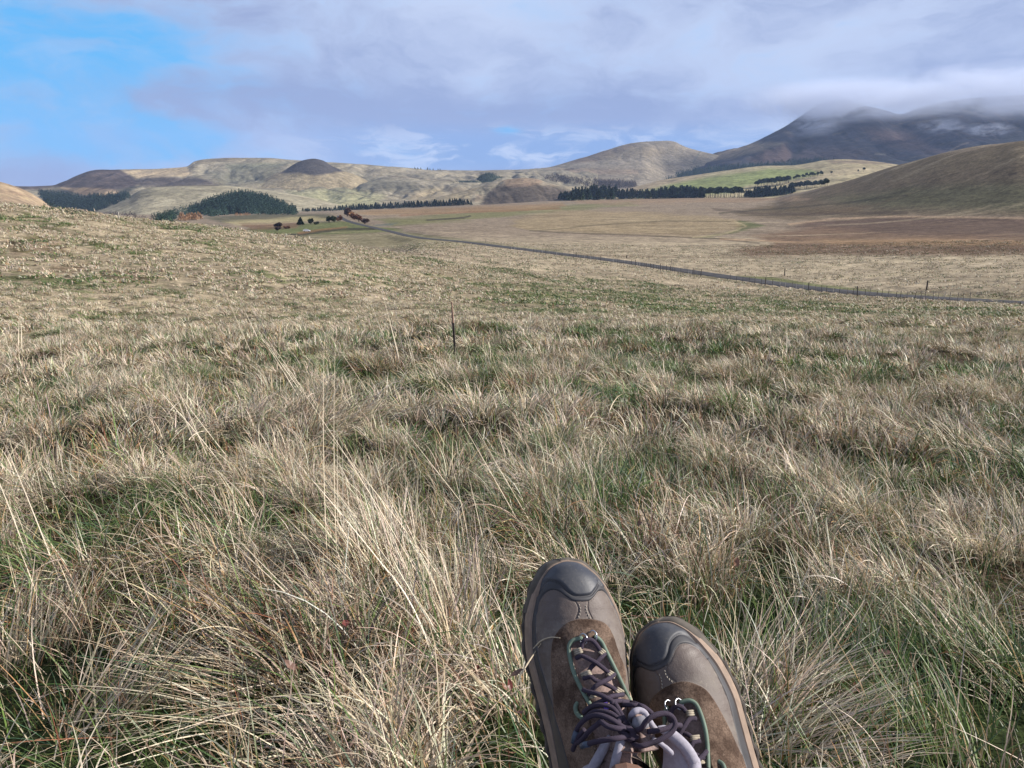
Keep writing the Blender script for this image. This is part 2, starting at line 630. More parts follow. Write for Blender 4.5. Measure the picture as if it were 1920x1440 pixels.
vx = np.concatenate([[0.0], GX.ravel()]); vy = np.concatenate([[0.0], GY.ravel()]); vz = np.concatenate([[0.0], GZ.ravel()])
PX, PY = project(vx, vy, vz)
dist = np.hypot(vx, vy)
front = (vy > 0)
nz1 = fbm(vx / 40, vy / 40, 4, 31); nz2 = fbm(vx / 9, vy / 9, 4, 32); nz3 = fbm(vx / 2.2, vy / 2.2, 4, 33)
wx = PX + 34 * fbm(vx / 45, vy / 90, 5, 41) + 10 * nz2
wy = PY + 5.0 * fbm(vx / 60, vy / 90, 5, 42) + 1.8 * nz2
cov = np.tile(np.array(STRAW), (len(vx), 1))
# underneath the near tussocks: litter and moss, painted darker to deepen shade in gaps
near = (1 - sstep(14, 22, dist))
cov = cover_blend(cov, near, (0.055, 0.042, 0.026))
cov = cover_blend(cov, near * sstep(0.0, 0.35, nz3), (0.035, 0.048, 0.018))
mid = sstep(14, 22, dist) * (1 - sstep(110, 150, dist))
cov = cover_blend(cov, mid, (0.31, 0.252, 0.172))
cov = cover_blend(cov, mid * sstep(-0.05, 0.22, nz3 + 0.3 * nz2), (0.15, 0.13, 0.078), 0.55)
cov = cover_blend(cov, mid * sstep(0.12, 0.34, 0.5 * nz2 + nz3), (0.09, 0.11, 0.042), 0.65)
# green swards running down to the road
for poly, amt in (([(900, 492), (1080, 505), (1230, 530), (1330, 556), (1290, 566), (1150, 548), (1010, 525), (900, 505)], 0.55),
                  ([(840, 535), (1000, 532), (1180, 552), (1300, 572), (1100, 590), (900, 580), (830, 560)], 0.6),
                  ([(1180, 560), (1500, 566), (1920, 583), (1920, 600), (1400, 598), (1200, 590)], 0.45),
                  ([(1100, 490), (1300, 520), (1500, 548), (1700, 562), (1700, 572), (1480, 562), (1280, 530)], 0.4)):
    cov = cover_blend(cov, poly_mask(wx, wy, poly, 9) * front * mid * sstep(-0.25, 0.15, nz2), OLIVE, amt)
for poly in ([(0, 450), (70, 440), (120, 455), (110, 475), (20, 478)], [(90, 498), (160, 490), (165, 508), (100, 512)], [(190, 512), (250, 508), (290, 520), (240, 530)]):
    cov = cover_blend(cov, poly_mask(wx, wy, poly, 8) * front * mid, HEATH, 0.45)
# beyond the road: the plain
pl = sstep(105, 150, dist) * front
cov = cover_blend(cov, pl, TAN)
cov = cover_blend(cov, pl * (1 - sstep(250, 420, dist)) * sstep(700, 1000, PX + 40 * nz1), STRAW, 0.85)
PL = [
    ([(1390, 395), (1480, 372), (1560, 345), (1700, 300), (1960, 255), (2400, 230), (2400, 408), (1700, 403)], (0.135, 0.105, 0.070), 1.0, 4),  # right hill: brown darkened to put a cloud shadow into the colour
    ([(1540, 372), (1700, 352), (1960, 340), (2400, 330), (2400, 398), (1960, 396), (1650, 390)], (0.098, 0.094, 0.055), 0.8, 12),
    ([(1600, 330), (1780, 290), (1960, 268), (1960, 300), (1760, 325), (1640, 350)], (0.165, 0.13, 0.082), 0.7, 12),
    ([(1380, 398), (1500, 385), (1700, 403), (1700, 410), (1480, 412), (1390, 406)], (0.105, 0.08, 0.05), 0.75, 5),
    ([(1530, 413), (1700, 406), (1960, 408), (1960, 445), (1800, 447), (1650, 440), (1540, 430), (1480, 425)], (0.105, 0.072, 0.055), 0.95, 5),
    ([(1400, 442), (1540, 425), (1700, 440), (1960, 442), (1960, 470), (1760, 480), (1560, 478), (1420, 484), (1380, 470), (1440, 458)], (0.15, 0.098, 0.066), 0.9, 6),
    ([(1760, 462), (1960, 455), (1960, 478), (1800, 482)], (0.11, 0.07, 0.045), 0.6, 6),
    ([(1500, 449), (1700, 448), (1960, 452), (1960, 459), (1700, 461), (1560, 459)], (0.23, 0.15, 0.085), 0.8, 4),
    ([(1370, 420), (1395, 415), (1440, 422), (1405, 430), (1330, 445), (1300, 447), (1385, 430)], (0.095, 0.105, 0.045), 0.9, 2.5),
    ([(1040, 392), (1180, 396), (1390, 412), (1385, 428), (1300, 444), (1110, 437), (980, 432), (960, 412)], (0.265, 0.205, 0.122), 0.8, 4),
    ([(700, 412), (900, 398), (1040, 386), (1200, 379), (1200, 385), (1040, 396), (900, 412), (740, 424)], (0.145, 0.15, 0.062), 0.75, 4),
    ([(380, 408), (470, 400), (620, 402), (640, 412), (480, 414), (420, 418)], (0.085, 0.083, 0.05), 0.85, 3),
    ([(420, 416), (560, 406), (640, 410), (560, 416), (450, 424)], (0.33, 0.28, 0.15), 0.85, 3),
    ([(460, 428), (640, 414), (700, 424), (760, 432), (700, 437), (500, 442)], (0.115, 0.13, 0.05), 0.9, 3),
    ([(450, 420), (560, 418), (560, 428), (470, 432)], (0.16, 0.095, 0.06), 0.8, 3),
    ([(650, 395), (900, 387), (1060, 380), (1050, 389), (900, 398), (700, 403)], (0.25, 0.165, 0.09), 0.8, 3),
    ([(1050, 373), (1500, 369), (1520, 376), (1100, 384)], (0.24, 0.17, 0.11), 0.8, 2),
    ([(560, 440), (760, 437), (900, 455), (800, 470), (600, 455)], (0.20, 0.18, 0.10), 0.7, 4),
    ([(700, 420), (745, 417), (745, 423), (702, 424)], (0.10, 0.115, 0.10), 0.7, 1.5),
]
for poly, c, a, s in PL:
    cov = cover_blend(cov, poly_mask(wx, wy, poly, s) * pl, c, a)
# streaks of wet ground, banks and ditches across the plain
st = perlin(vx / 160 + 3, vy / 26, 55) + 0.6 * perlin(vx / 60, vy / 9, 56)
cov = cover_blend(cov, pl * sstep(0.42, 0.9, st) * (1 - sstep(0, 1, (PX - 1500) / 200) * 0.3), (0.12, 0.085, 0.055), 0.55)
cov = cover_blend(cov, pl * sstep(0.40, 0.9, -st), STRAW_PALE, 0.35)
for pts, c, w, a in (
        ([(988, 433), (1040, 436), (1140, 439), (1230, 443), (1340, 447), (1420, 456)], DARK, 1.0, 0.6),
        ([(988, 433), (1040, 430), (1090, 424), (1150, 420), (1250, 414), (1370, 416)], (0.08, 0.07, 0.045), 0.9, 0.5),
        ([(1300, 445), (1350, 440), (1385, 430), (1400, 424), (1380, 416)], (0.33, 0.27, 0.16), 1.2, 0.7),
        ([(1480, 421), (1560, 410), (1680, 406), (1800, 407), (1920, 409), (2200, 412)], (0.32, 0.23, 0.15), 1.5, 0.75),
        ([(1350, 448), (1500, 455), (1700, 449), (1900, 452)], (0.30, 0.2, 0.12), 1.6, 0.5),
        ([(1350, 400), (1420, 394), (1500, 388), (1600, 378), (1700, 366)], (0.05, 0.045, 0.03), 1.3, 0.6),
        ([(1570, 384), (1630, 373), (1700, 358)], (0.05, 0.045, 0.03), 1.2, 0.6),
        ([(1340, 392), (1430, 402), (1560, 401), (1700, 399)], (0.06, 0.045, 0.035), 2.5, 0.5),
        ([(1600, 378), (1625, 375), (1660, 377), (1920, 378)], (0.06, 0.055, 0.035), 1.4, 0.4),
        ([(800, 413), (870, 408), (880, 405)], DARK, 1.5, 0.8),
        ([(750, 404), (870, 398), (940, 396), (1050, 390)], RUST, 1.8, 0.5),
        ([(505, 442), (560, 440), (640, 430), (700, 429)], (0.05, 0.045, 0.03), 1.8, 0.85),
        ([(560, 438), (600, 432), (650, 426)], RUST, 1.5, 0.6),
        ([(720, 431), (790, 442), (860, 449), (940, 461), (1050, 473)], (0.09, 0.11, 0.045), 3.0, 0.35),
        ([(1380, 520), (1450, 523), (1540, 537), (1700, 553), (1920, 562)], (0.09, 0.11, 0.04), 3.2, 0.8),
        ([(1280, 512), (1360, 524), (1440, 538), (1560, 552), (1700, 566), (1900, 574)], (0.08, 0.08, 0.04), 2.2, 0.55),
        ([(1725, 292), (1765, 285)], (0.08, 0.06, 0.04), 1.5, 0.8), ([(1893, 327), (1906, 326)], DARK, 1.6, 0.9)):
    cov = cover_blend(cov, line_mask(wx * 0.3 + PX * 0.7, wy * 0.3 + PY * 0.7, pts, w * 1.6) * pl, c, a)
cov *= (1 + 0.16 * nz1 * sstep(60, 200, dist) + 0.14 * nz2)[:, None]
cov = np.clip(cov, 0.01, 0.7)
nC = len(ga)
fc = grid_faces(len(gd), nC, 1)
M_GROUND = terrain_mat("ground_cover", (3.0, 0.45, 0.10), (0.34, 0.40, 0.24), 0.25, 1.4)
gface = [tuple(f) for f in ()]
tri = np.stack([np.zeros(nC - 1, int), 2 + np.arange(nC - 1), 1 + np.arange(nC - 1)], -1)
tri = np.hstack([tri, tri[:, :1] * 0 + tri[:, 2:3]])  # closed below as triangles
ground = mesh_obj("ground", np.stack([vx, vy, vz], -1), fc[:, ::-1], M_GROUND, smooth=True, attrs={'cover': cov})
tag(ground, kind='structure')
BVHS = [BVHTree.FromObject(ground, bpy.context.evaluated_depsgraph_get())]
bm_c = [Vector((0, 0, CAM_H))]


def hit(px, py, bvhs=None):
    """the point of the land seen at a photo pixel"""
    r = Vector(ray(px, py)).normalized()
    best = None
    for b in (bvhs or BVHS):
        h = b.ray_cast(bm_c[0], r)
        if h[0] is not None and (best is None or h[3] < best[1]):
            best = (h[0], h[3])
    return best[0] if best else None


def add_bvh(o):
    me = o.data
    vs = [v.co for v in me.vertices]
    BVHS.append(BVHTree.FromPolygons(vs, [p.vertices[:] for p in me.polygons]))


# ------------------------------------------------------------------ the far hills
M_HILL = terrain_mat("hill_cover", (0.09, 0.025, 0.008), (0.32, 0.24, 0.16), 4.0, 0.06)
HILLS = {}


def hill(px0, px1, nc, layers, rows, base, patches=(), lines=(), rel=(300, 12), gully=None, wob=8.0, crease=0.0, seed=0, speck=None, key=None):
    tl = np.array([ray(px0, 380)[0] / ray(px0, 380)[1], ray(px1, 380)[0] / ray(px1, 380)[1]])
    t = np.linspace(tl[0], tl[1], nc)
    D, Z = sheet_heights(t, layers, rows)
    az = np.arctan(t)[None, :]
    X = D * np.sin(az); Y = D * np.cos(az)
    kr = sum(rows[:-1])
    env = np.concatenate([np.linspace(0, 1, 8), np.ones(max(kr - 16, 1)), np.linspace(1, 0.15, 8), np.full(D.shape[0] - max(kr - 16, 1) - 16, 0.15)])[:, None]
    w, amp = rel
    Z = Z + amp * fbm(X / w, Y / w, 5, seed) * env
    if gully:
        gw, gamp = gully
        # gullies run down the slope: narrow across, long up and down
        gx = X / gw + 0.5 * fbm(X / (gw * 3), Y / (gw * 3), 3, seed + 3)
        Z = Z - gamp * np.clip(ridged(gx, Y / (gw * 5.5), 4, seed + 5), 0, 1)**1.5 * env
    x, y, z = X.ravel(), Y.ravel(), Z.ravel()
    px, py = project(x, y, z)
    wn = fbm(x / 220, y / 220, 4, seed + 9); wn2 = fbm(x / 60, y / 60, 3, seed + 10)
    qx = px + wob * wn + 2.5 * wn2
    qy = py + 0.35 * wob * fbm(x / 200, y / 200, 4, seed + 12) + 1.0 * wn2
    c = np.tile(np.array(base), (len(x), 1))
    c = c * (1 + 0.20 * fbm(x / 400, y / 400, 4, seed + 20)[:, None])
    s2 = fbm(x / 90, y / 30, 4, seed + 23)
    c = cover_blend(c, sstep(0.12, 0.5, s2), (0.13, 0.105, 0.06), 0.5)
    if speck:
        c = cover_blend(c, sstep(0.14, 0.4, fbm(x / 28, y / 60, 3, seed + 29)), speck, 0.65)
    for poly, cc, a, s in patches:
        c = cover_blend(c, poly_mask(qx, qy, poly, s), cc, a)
    for pts, cc, wd, a in lines:
        c = cover_blend(c, line_mask(px * 0.8 + qx * 0.2, py * 0.8 + qy * 0.2, pts, wd), cc, a)
    c = c * (1 + 0.16 * wn2[:, None])
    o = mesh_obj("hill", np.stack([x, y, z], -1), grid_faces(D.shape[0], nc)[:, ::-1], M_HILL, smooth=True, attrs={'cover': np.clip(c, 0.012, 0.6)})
    tag(o, kind='structure')
    add_bvh(o)
    if key:
        HILLS[key] = BVHS[-1]
    return o


PALE = (0.295, 0.252, 0.178)
HT = (0.235, 0.205, 0.148)
FOR = (0.02, 0.035, 0.022)
# spur at the left edge
hill(-700, 170, 160, [
    [(-700, 1150, 420), (170, 1150, 425)],
    [(-700, 1450, 240), (-300, 1450, 290), (0, 1450, 341), (30, 1450, 350), (60, 1450, 363), (95, 1450, 386), (130, 1400, 408), (170, 1400, 425)],
    [(-700, 1900, None, -70), (170, 1900, None, -80)]], (40, 30), (0.33, 0.245, 0.155),
    patches=[([(0, 365), (40, 372), (85, 392), (0, 392)], (0.27, 0.20, 0.13), 0.7, 5)], rel=(120, 4), seed=101, speck=(0.2, 0.13, 0.09))
# the broad massif behind the forest, with dark heath to its left
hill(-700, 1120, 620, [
    [(-700, 1700, 425), (300, 1700, 425), (600, 1700, 404), (900, 1750, 392), (1120, 1800, 385)],
    [(-700, 2200, 385), (100, 2200, 385), (300, 2200, 366), (600, 2250, 362), (800, 2300, 352), (950, 2350, 345), (1120, 2400, 345)],
    [(-700, 2700, 368), (100, 2700, 361), (200, 2700, 342), (300, 2700, 338), (500, 2700, 332), (700, 2700, 331), (880, 2800, 329), (1120, 2800, 328)],
    [(-700, 3200, 360), (0, 3200, 347), (50, 3200, 349), (98, 3200, 347), (115, 3200, 341), (150, 3200, 326), (170, 3200, 319), (190, 3200, 317), (235, 3200, 317), (350, 3200, 312), (364, 3250, 303),
     (385, 3300, 298.5), (425, 3350, 295.5), (490, 3350, 295.5), (545, 3350, 299), (600, 3350, 303), (640, 3350, 305), (740, 3350, 312), (830, 3350, 319), (900, 3400, 319), (960, 3400, 318), (1030, 3400, 316), (1120, 3400, 318)],
    [(-700, 4200, None, -60), (1120, 4200, None, -60)]], (60, 60, 60, 20), HT,
    patches=[
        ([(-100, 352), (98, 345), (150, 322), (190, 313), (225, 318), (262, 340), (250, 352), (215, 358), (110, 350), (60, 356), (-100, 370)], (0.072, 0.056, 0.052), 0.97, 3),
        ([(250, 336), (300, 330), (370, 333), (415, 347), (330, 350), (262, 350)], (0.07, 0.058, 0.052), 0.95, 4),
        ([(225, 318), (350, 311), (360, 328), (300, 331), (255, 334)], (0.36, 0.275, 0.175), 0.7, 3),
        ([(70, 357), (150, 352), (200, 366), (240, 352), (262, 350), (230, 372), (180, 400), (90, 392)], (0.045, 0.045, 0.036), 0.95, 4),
        ([(110, 350), (200, 354), (225, 360), (190, 369), (150, 365)], (0.27, 0.19, 0.12), 0.75, 3),
        ([(420, 308), (540, 305), (520, 316), (430, 322)], (0.11, 0.118, 0.08), 0.7, 5),
        ([(360, 303), (440, 293), (470, 299), (380, 306)], (0.13, 0.10, 0.06), 0.6, 3),
        ([(380, 322), (500, 312), (560, 330), (500, 342), (420, 350)], (0.13, 0.125, 0.09), 0.75, 9),  # this and the next broad patch paint cloud shade into the cover
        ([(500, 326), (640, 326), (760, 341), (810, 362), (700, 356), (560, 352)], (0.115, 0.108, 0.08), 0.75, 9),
        ([(540, 360), (650, 352), (720, 366), (700, 392), (570, 398)], (0.28, 0.27, 0.15), 0.7, 10),
        ([(640, 306), (740, 314), (880, 324), (880, 330), (720, 325), (640, 316)], PALE, 0.7, 4),
        ([(760, 362), (830, 352), (850, 378), (780, 390)], (0.33, 0.26, 0.16), 0.5, 6),
        ([(835, 350), (875, 352), (880, 366), (850, 372)], (0.10, 0.075, 0.05), 0.6, 5),
    ],
    lines=[([(530, 322), (560, 335), (585, 350)], (0.10, 0.09, 0.06), 1.6, 0.75), ([(480, 345), (500, 330), (530, 322)], (0.10, 0.09, 0.06), 1.8, 0.6),
           ([(590, 348), (630, 358), (680, 366), (720, 380)], (0.12, 0.1, 0.07), 1.4, 0.5), ([(640, 352), (700, 360), (760, 372)], (0.12, 0.1, 0.07), 1.2, 0.5),
           ([(700, 328), (780, 334), (860, 340), (890, 341)], (0.16, 0.12, 0.08), 1.2, 0.5), ([(860, 340), (900, 341)], FOR, 2.0, 0.9),
           ([(352, 311), (356, 326)], (0.14, 0.12, 0.08), 1.0, 0.6), ([(110, 349), (200, 353), (270, 350), (410, 348)], (0.05, 0.045, 0.04), 1.0, 0.6)],
    rel=(380, 12), gully=(130, 17), seed=120, speck=(0.17, 0.145, 0.09), key='massif')
# pale rounded hill standing in front of the massif, behind the wood
hill(120, 760, 330, [
    [(120, 1500, 425), (300, 1500, 422), (480, 1500, 410), (760, 1500, 402)],
    [(120, 2050, 425), (150, 2050, 405), (170, 2050, 398), (200, 2050, 388), (240, 2050, 370), (262, 2050, 357), (290, 2050, 350), (330, 2050, 348), (400, 2050, 347), (480, 2050, 354), (560, 2050, 366), (640, 2050, 385), (700, 2050, 402), (760, 2050, 420)],
    [(120, 2500, None, -90), (760, 2500, None, -90)]], (70, 20), (0.30, 0.265, 0.182),
    patches=[([(262, 352), (340, 350), (370, 356), (330, 368), (270, 372), (250, 370)], (0.22, 0.195, 0.13), 0.75, 7),
             ([(180, 398), (240, 400), (290, 410), (290, 425), (170, 425)], (0.13, 0.085, 0.065), 0.85, 4)],
    lines=[([(262, 351), (330, 349), (410, 348)], (0.09, 0.075, 0.05), 1.4, 0.8)], rel=(260, 5), seed=140, wob=5)
# the low hill under the spruce wood
hill(230, 640, 160, [
    [(230, 1290, 430), (640, 1290, 415)],
    [(230, 1520, 428), (285, 1520, 415), (330, 1520, 406), (370, 1520, 392), (400, 1520, 380), (430, 1520, 371), (465, 1520, 369), (500, 1520, 376), (530, 1520, 388), (556, 1520, 399), (590, 1520, 408), (640, 1520, 420)],
    [(230, 1800, None, -80), (640, 1800, None, -80)]], (50, 16), (0.05, 0.055, 0.035), rel=(100, 3), seed=150, wob=3, key='wood')
# conical dark knoll
hill(480, 700, 120, [
    [(480, 2420, 372), (590, 2420, 356), (700, 2420, 372)],
    [(480, 2540, 352), (535, 2540, 334), (590, 2540, 324), (640, 2540, 332), (700, 2540, 352)],
    [(480, 2700, 345), (515, 2700, 326), (535, 2700, 318), (553, 2700, 307), (570, 2700, 300), (588, 2700, 297.5), (604, 2700, 300.5), (622, 2700, 311), (640, 2700, 319), (665, 2700, 327), (700, 2700, 345)],
    [(480, 3100, None, -60), (700, 3100, None, -60)]], (24, 24, 20), (0.27, 0.22, 0.14),
    patches=[([(528, 325), (540, 314), (553, 304), (588, 290), (622, 306), (644, 321), (618, 325), (590, 329), (560, 324)], (0.058, 0.052, 0.052), 0.97, 3)], rel=(90, 4), seed=160, wob=4)
# wooded round knoll
hill(870, 975, 60, [
    [(870, 2550, 360), (915, 2550, 350), (975, 2550, 360)],
    [(870, 2700, 350), (893, 2700, 336), (903, 2700, 328), (914, 2700, 324.5), (924, 2700, 327), (938, 2700, 332), (950, 2700, 336), (975, 2700, 350)],
    [(870, 3000, None, -60), (975, 3000, None, -60)]], (24, 12), (0.05, 0.06, 0.035), rel=(60, 2), seed=165, wob=2, key='knoll')
# low hill in the middle with a dark lower flank
hill(740, 1240, 260, [
    [(740, 1500, 402), (1000, 1500, 396), (1240, 1500, 388)],
    [(740, 1900, 392), (800, 1900, 376), (850, 1900, 362), (890, 1900, 352), (930, 1900, 340), (955, 1900, 335), (985, 1900, 333.5), (1006, 1900, 335), (1025, 1900, 342), (1050, 1900, 347), (1080, 1900, 350), (1120, 1900, 357), (1160, 1900, 368), (1240, 1900, 385)],
    [(740, 2300, None, -90), (1240, 2300, None, -90)]], (60, 20), PALE,
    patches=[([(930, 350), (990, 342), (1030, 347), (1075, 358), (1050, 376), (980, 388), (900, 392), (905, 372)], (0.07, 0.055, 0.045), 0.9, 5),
             ([(940, 336), (985, 330), (1020, 338), (1010, 346), (950, 350)], (0.24, 0.165, 0.11), 0.7, 4),
             ([(760, 372), (850, 355), (900, 352), (880, 372), (790, 388)], (0.31, 0.25, 0.155), 0.7, 6)],
    rel=(150, 6), gully=(70, 5), seed=170, speck=(0.2, 0.15, 0.1), wob=5)
# dome hill right of centre
hill(860, 1560, 420, [
    [(860, 2500, 372), (1560, 2500, 372)],
    [(860, 2800, 345), (1000, 2800, 343), (1190, 2800, 346), (1250, 2800, 354), (1560, 2800, 372)],
    [(860, 3300, 322), (1000, 3300, 319), (1100, 3300, 309), (1200, 3300, 303), (1250, 3300, 327), (1300, 3300, 332), (1560, 3300, 350)],
    [(860, 3900, 324), (900, 3900, 322), (1000, 3900, 317), (1030, 3900, 313), (1053, 3900, 307), (1080, 3900, 299), (1110, 3900, 290.5), (1150, 3900, 277.5), (1175, 3900, 270.5), (1205, 3900, 266), (1250, 3900, 264),
     (1264, 3900, 265.5), (1278, 3900, 272), (1295, 3900, 278.5), (1315, 3900, 284), (1345, 3900, 291), (1400, 3900, 302), (1560, 3900, 310)],
    [(860, 4800, None, -60), (1560, 4800, None, -60)]], (50, 50, 60, 20), (0.225, 0.192, 0.145),
    patches=[([(1053, 307), (1110, 289), (1205, 266), (1180, 280), (1120, 302)], (0.15, 0.11, 0.075), 0.8, 3),
             ([(1110, 295), (1200, 272), (1270, 280), (1240, 292), (1150, 300)], (0.185, 0.15, 0.10), 0.6, 5),
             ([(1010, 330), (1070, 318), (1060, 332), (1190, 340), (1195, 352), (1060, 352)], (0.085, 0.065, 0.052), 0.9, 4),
             ([(1000, 318), (1100, 316), (1200, 318), (1200, 325), (1050, 330)], (0.24, 0.175, 0.12), 0.6, 4)],
    lines=[([(1010, 335), (1045, 322), (1075, 316)], (0.09, 0.07, 0.055), 2.5, 0.8), ([(1300, 305), (1312, 286), (1318, 282)], (0.11, 0.12, 0.10), 1.6, 0.7),
           ([(1170, 322), (1260, 318), (1310, 305)], (0.16, 0.13, 0.10), 1.0, 0.6), ([(1220, 275), (1260, 290), (1300, 296)], (0.16, 0.13, 0.09), 1.5, 0.5)],
    rel=(420, 7), gully=(120, 5), seed=180, key='dome')
# the mountain in the mist
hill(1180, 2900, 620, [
    [(1180, 2550, 372), (1560, 2550, 352), (1920, 2550, 340), (2900, 2500, 340)],
    [(1180, 3100, 375), (1215, 3100, 352), (1242, 3100, 336), (1300, 3100, 325), (1380, 3100, 316), (1460, 3100, 311), (1540, 3100, 313), (1700, 3100, 308), (1920, 3100, 300), (2900, 3000, 300)],
    [(1180, 3500, 375), (1220, 3500, 350), (1248, 3500, 329), (1300, 3500, 313), (1370, 3500, 297), (1420, 3500, 280), (1465, 3500, 271), (1490, 3500, 286), (1530, 3500, 282), (1620, 3500, 270), (1700, 3500, 276), (1800, 3500, 262), (1920, 3500, 268), (2900, 3300, 250)],
    [(1180, 4300, 350), (1250, 4300, 330), (1300, 4300, 306), (1345, 4300, 289), (1400, 4300, 272), (1440, 4300, 254), (1470, 4300, 238), (1495, 4300, 222), (1520, 4300, 206), (1545, 4300, 194), (1575, 4300, 189), (1610, 4300, 196), (1650, 4300, 206), (1690, 4300, 215),
     (1715, 4300, 205), (1740, 4300, 197), (1790, 4300, 188), (1850, 4300, 182), (1920, 4300, 178), (2200, 4300, 170), (2900, 4200, 190)],
    [(1180, 5600, None, -60), (2900, 5600, None, -60)]], (40, 60, 80, 24), (0.046, 0.045, 0.056),  # dark bluish base carries the mountain's cloud shadow in its colour
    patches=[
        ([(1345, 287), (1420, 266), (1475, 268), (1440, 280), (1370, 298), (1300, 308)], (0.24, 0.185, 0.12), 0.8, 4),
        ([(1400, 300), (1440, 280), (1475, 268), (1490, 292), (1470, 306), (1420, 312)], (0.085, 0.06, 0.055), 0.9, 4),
        ([(1482, 300), (1500, 260), (1514, 248), (1518, 254), (1506, 275), (1500, 306)], (0.038, 0.034, 0.036), 0.9, 3),  # shaded left-facing side of the gully, painted as a dark band
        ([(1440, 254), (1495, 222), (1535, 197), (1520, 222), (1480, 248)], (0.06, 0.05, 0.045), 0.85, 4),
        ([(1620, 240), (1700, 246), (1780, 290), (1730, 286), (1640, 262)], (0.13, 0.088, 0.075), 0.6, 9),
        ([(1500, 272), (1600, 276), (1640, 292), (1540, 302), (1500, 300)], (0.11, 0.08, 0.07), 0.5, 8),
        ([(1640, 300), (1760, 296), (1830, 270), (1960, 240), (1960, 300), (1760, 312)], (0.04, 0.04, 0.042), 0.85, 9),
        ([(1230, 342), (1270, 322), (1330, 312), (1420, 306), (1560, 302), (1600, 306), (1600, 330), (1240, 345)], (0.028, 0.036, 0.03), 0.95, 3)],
    lines=[([(1642, 289), (1660, 289)], (0.20, 0.18, 0.15), 3.0, 0.5), ([(1770, 290), (1800, 272), (1815, 268)], (0.25, 0.2, 0.15), 2.2, 0.5)],
    rel=(600, 22), gully=(200, 15), seed=200, wob=10, speck=(0.08, 0.06, 0.055), key='mountain')
# green pasture in front of the mountain
hill(1090, 2100, 420, [
    [(1090, 1400, 392), (2100, 1400, 390)],
    [(1090, 1800, 382), (1160, 1800, 371), (1300, 1800, 362), (1450, 1800, 352), (1600, 1800, 336), (1750, 1800, 334), (2100, 1800, 345)],
    [(1090, 2450, 380), (1120, 2450, 368), (1160, 2450, 357), (1200, 2450, 348), (1245, 2450, 337), (1300, 2450, 329), (1370, 2450, 319), (1440, 2450, 311.5), (1480, 2450, 311), (1515, 2450, 307), (1545, 2450, 301.5), (1570, 2450, 299.5), (1610, 2450, 300.5),
     (1650, 2450, 304), (1690, 2450, 310), (1760, 2450, 315), (2100, 2450, 330)],
    [(1090, 3000, None, -90), (2100, 3000, None, -90)]], (60, 60, 20), (0.34, 0.285, 0.17),
    patches=[([(1200, 362), (1260, 345), (1340, 330), (1440, 316), (1520, 318), (1540, 326), (1480, 338), (1400, 348), (1370, 362), (1240, 370)], (0.20, 0.225, 0.085), 0.95, 4),
             ([(1580, 316), (1680, 312), (1640, 322), (1560, 332), (1480, 345)], (0.37, 0.30, 0.19), 0.7, 4),
             ([(1140, 372), (1160, 355), (1245, 336), (1330, 325), (1300, 334), (1210, 354), (1170, 366)], (0.33, 0.255, 0.165), 0.8, 3),
             ([(1545, 301), (1610, 300), (1690, 308), (1640, 309), (1560, 306)], (0.16, 0.12, 0.085), 0.8, 2.5),
             ([(1240, 340), (1275, 335), (1260, 342)], (0.12, 0.10, 0.07), 0.8, 2)],
    rel=(260, 4), seed=220, wob=5, key='pasture')

# ------------------------------------------------------------------ the road
def build_road():
    P = ROAD
    T = np.gradient(P[:, :2], axis=0)
    T /= np.linalg.norm(T, axis=1)[:, None]
    Nn = np.stack([-T[:, 1], T[:, 0]], -1)
    offs = np.array([-ROADW - 0.5, -ROADW, -1.2, 0, 1.2, ROADW, ROADW + 0.5])
    zo = np.array([-0.25, 0.0, 0.04, 0.06, 0.04, 0.0, -0.25])
    V = np.concatenate([np.concatenate([P[:, :2] + Nn * o + 0, (P[:, 2] + z)[:, None]], 1)[:, None] for o, z in zip(offs, zo)], 1)
    m = simple_mat("asphalt", (0.07, 0.068, 0.07), 0.95, 0.35, 0.3, spec=0.1)
    tag(mesh_obj("road", V.reshape(-1, 3), grid_faces(len(P), 7), m, smooth=False), kind='structure')


build_road()


# ------------------------------------------------------------------ trees
def leaf_mat(name, col, var=0.35, trans=0.12):
    m, N, b = new_mat(name)
    b.inputs['Roughness'].default_value = 0.85
    b.inputs['Specular IOR Level'].default_value = 0.15
    oi = N.new('ShaderNodeObjectInfo')
    geo = N.new('ShaderNodeNewGeometry')
    n = N.noise(geo.outputs['Position'], 0.25, 4, 0.6)
    f = N.math('ADD', N.ramp(n, 0.3, 0.7, 1 - var, 1 + var), N.math('MULTIPLY', N.math('SUBTRACT', oi.outputs['Random'], 0.5), 0.5))
    N.l.new(N.mix(1.0, (*col, 1), f, 'MULTIPLY'), b.inputs['Base Color'])
    return m


M_SPRUCE = leaf_mat("spruce_needles", (0.042, 0.066, 0.036), 0.5)
M_PINE = leaf_mat("pine_needles", (0.05, 0.068, 0.034), 0.5)
M_WOOD = leaf_mat("wood_needles", (0.034, 0.060, 0.044), 0.5)
M_LARCH = leaf_mat("larch_needles", (0.50, 0.325, 0.20), 0.25)
M_BARK = simple_mat("bark", (0.11, 0.08, 0.06), 0.9, 2.0, 0.3)
M_RUSTLEAF = leaf_mat("autumn_leaves", (0.15, 0.075, 0.048))
M_ORANGE = leaf_mat("orange_leaves", (0.38, 0.22, 0.12))
M_TWIG = leaf_mat("bare_twigs", (0.095, 0.065, 0.058))
M_BUSH = leaf_mat("bush_leaves", (0.05, 0.062, 0.032))
M_SCRUB = leaf_mat("ravine_scrub", (0.075, 0.058, 0.052))


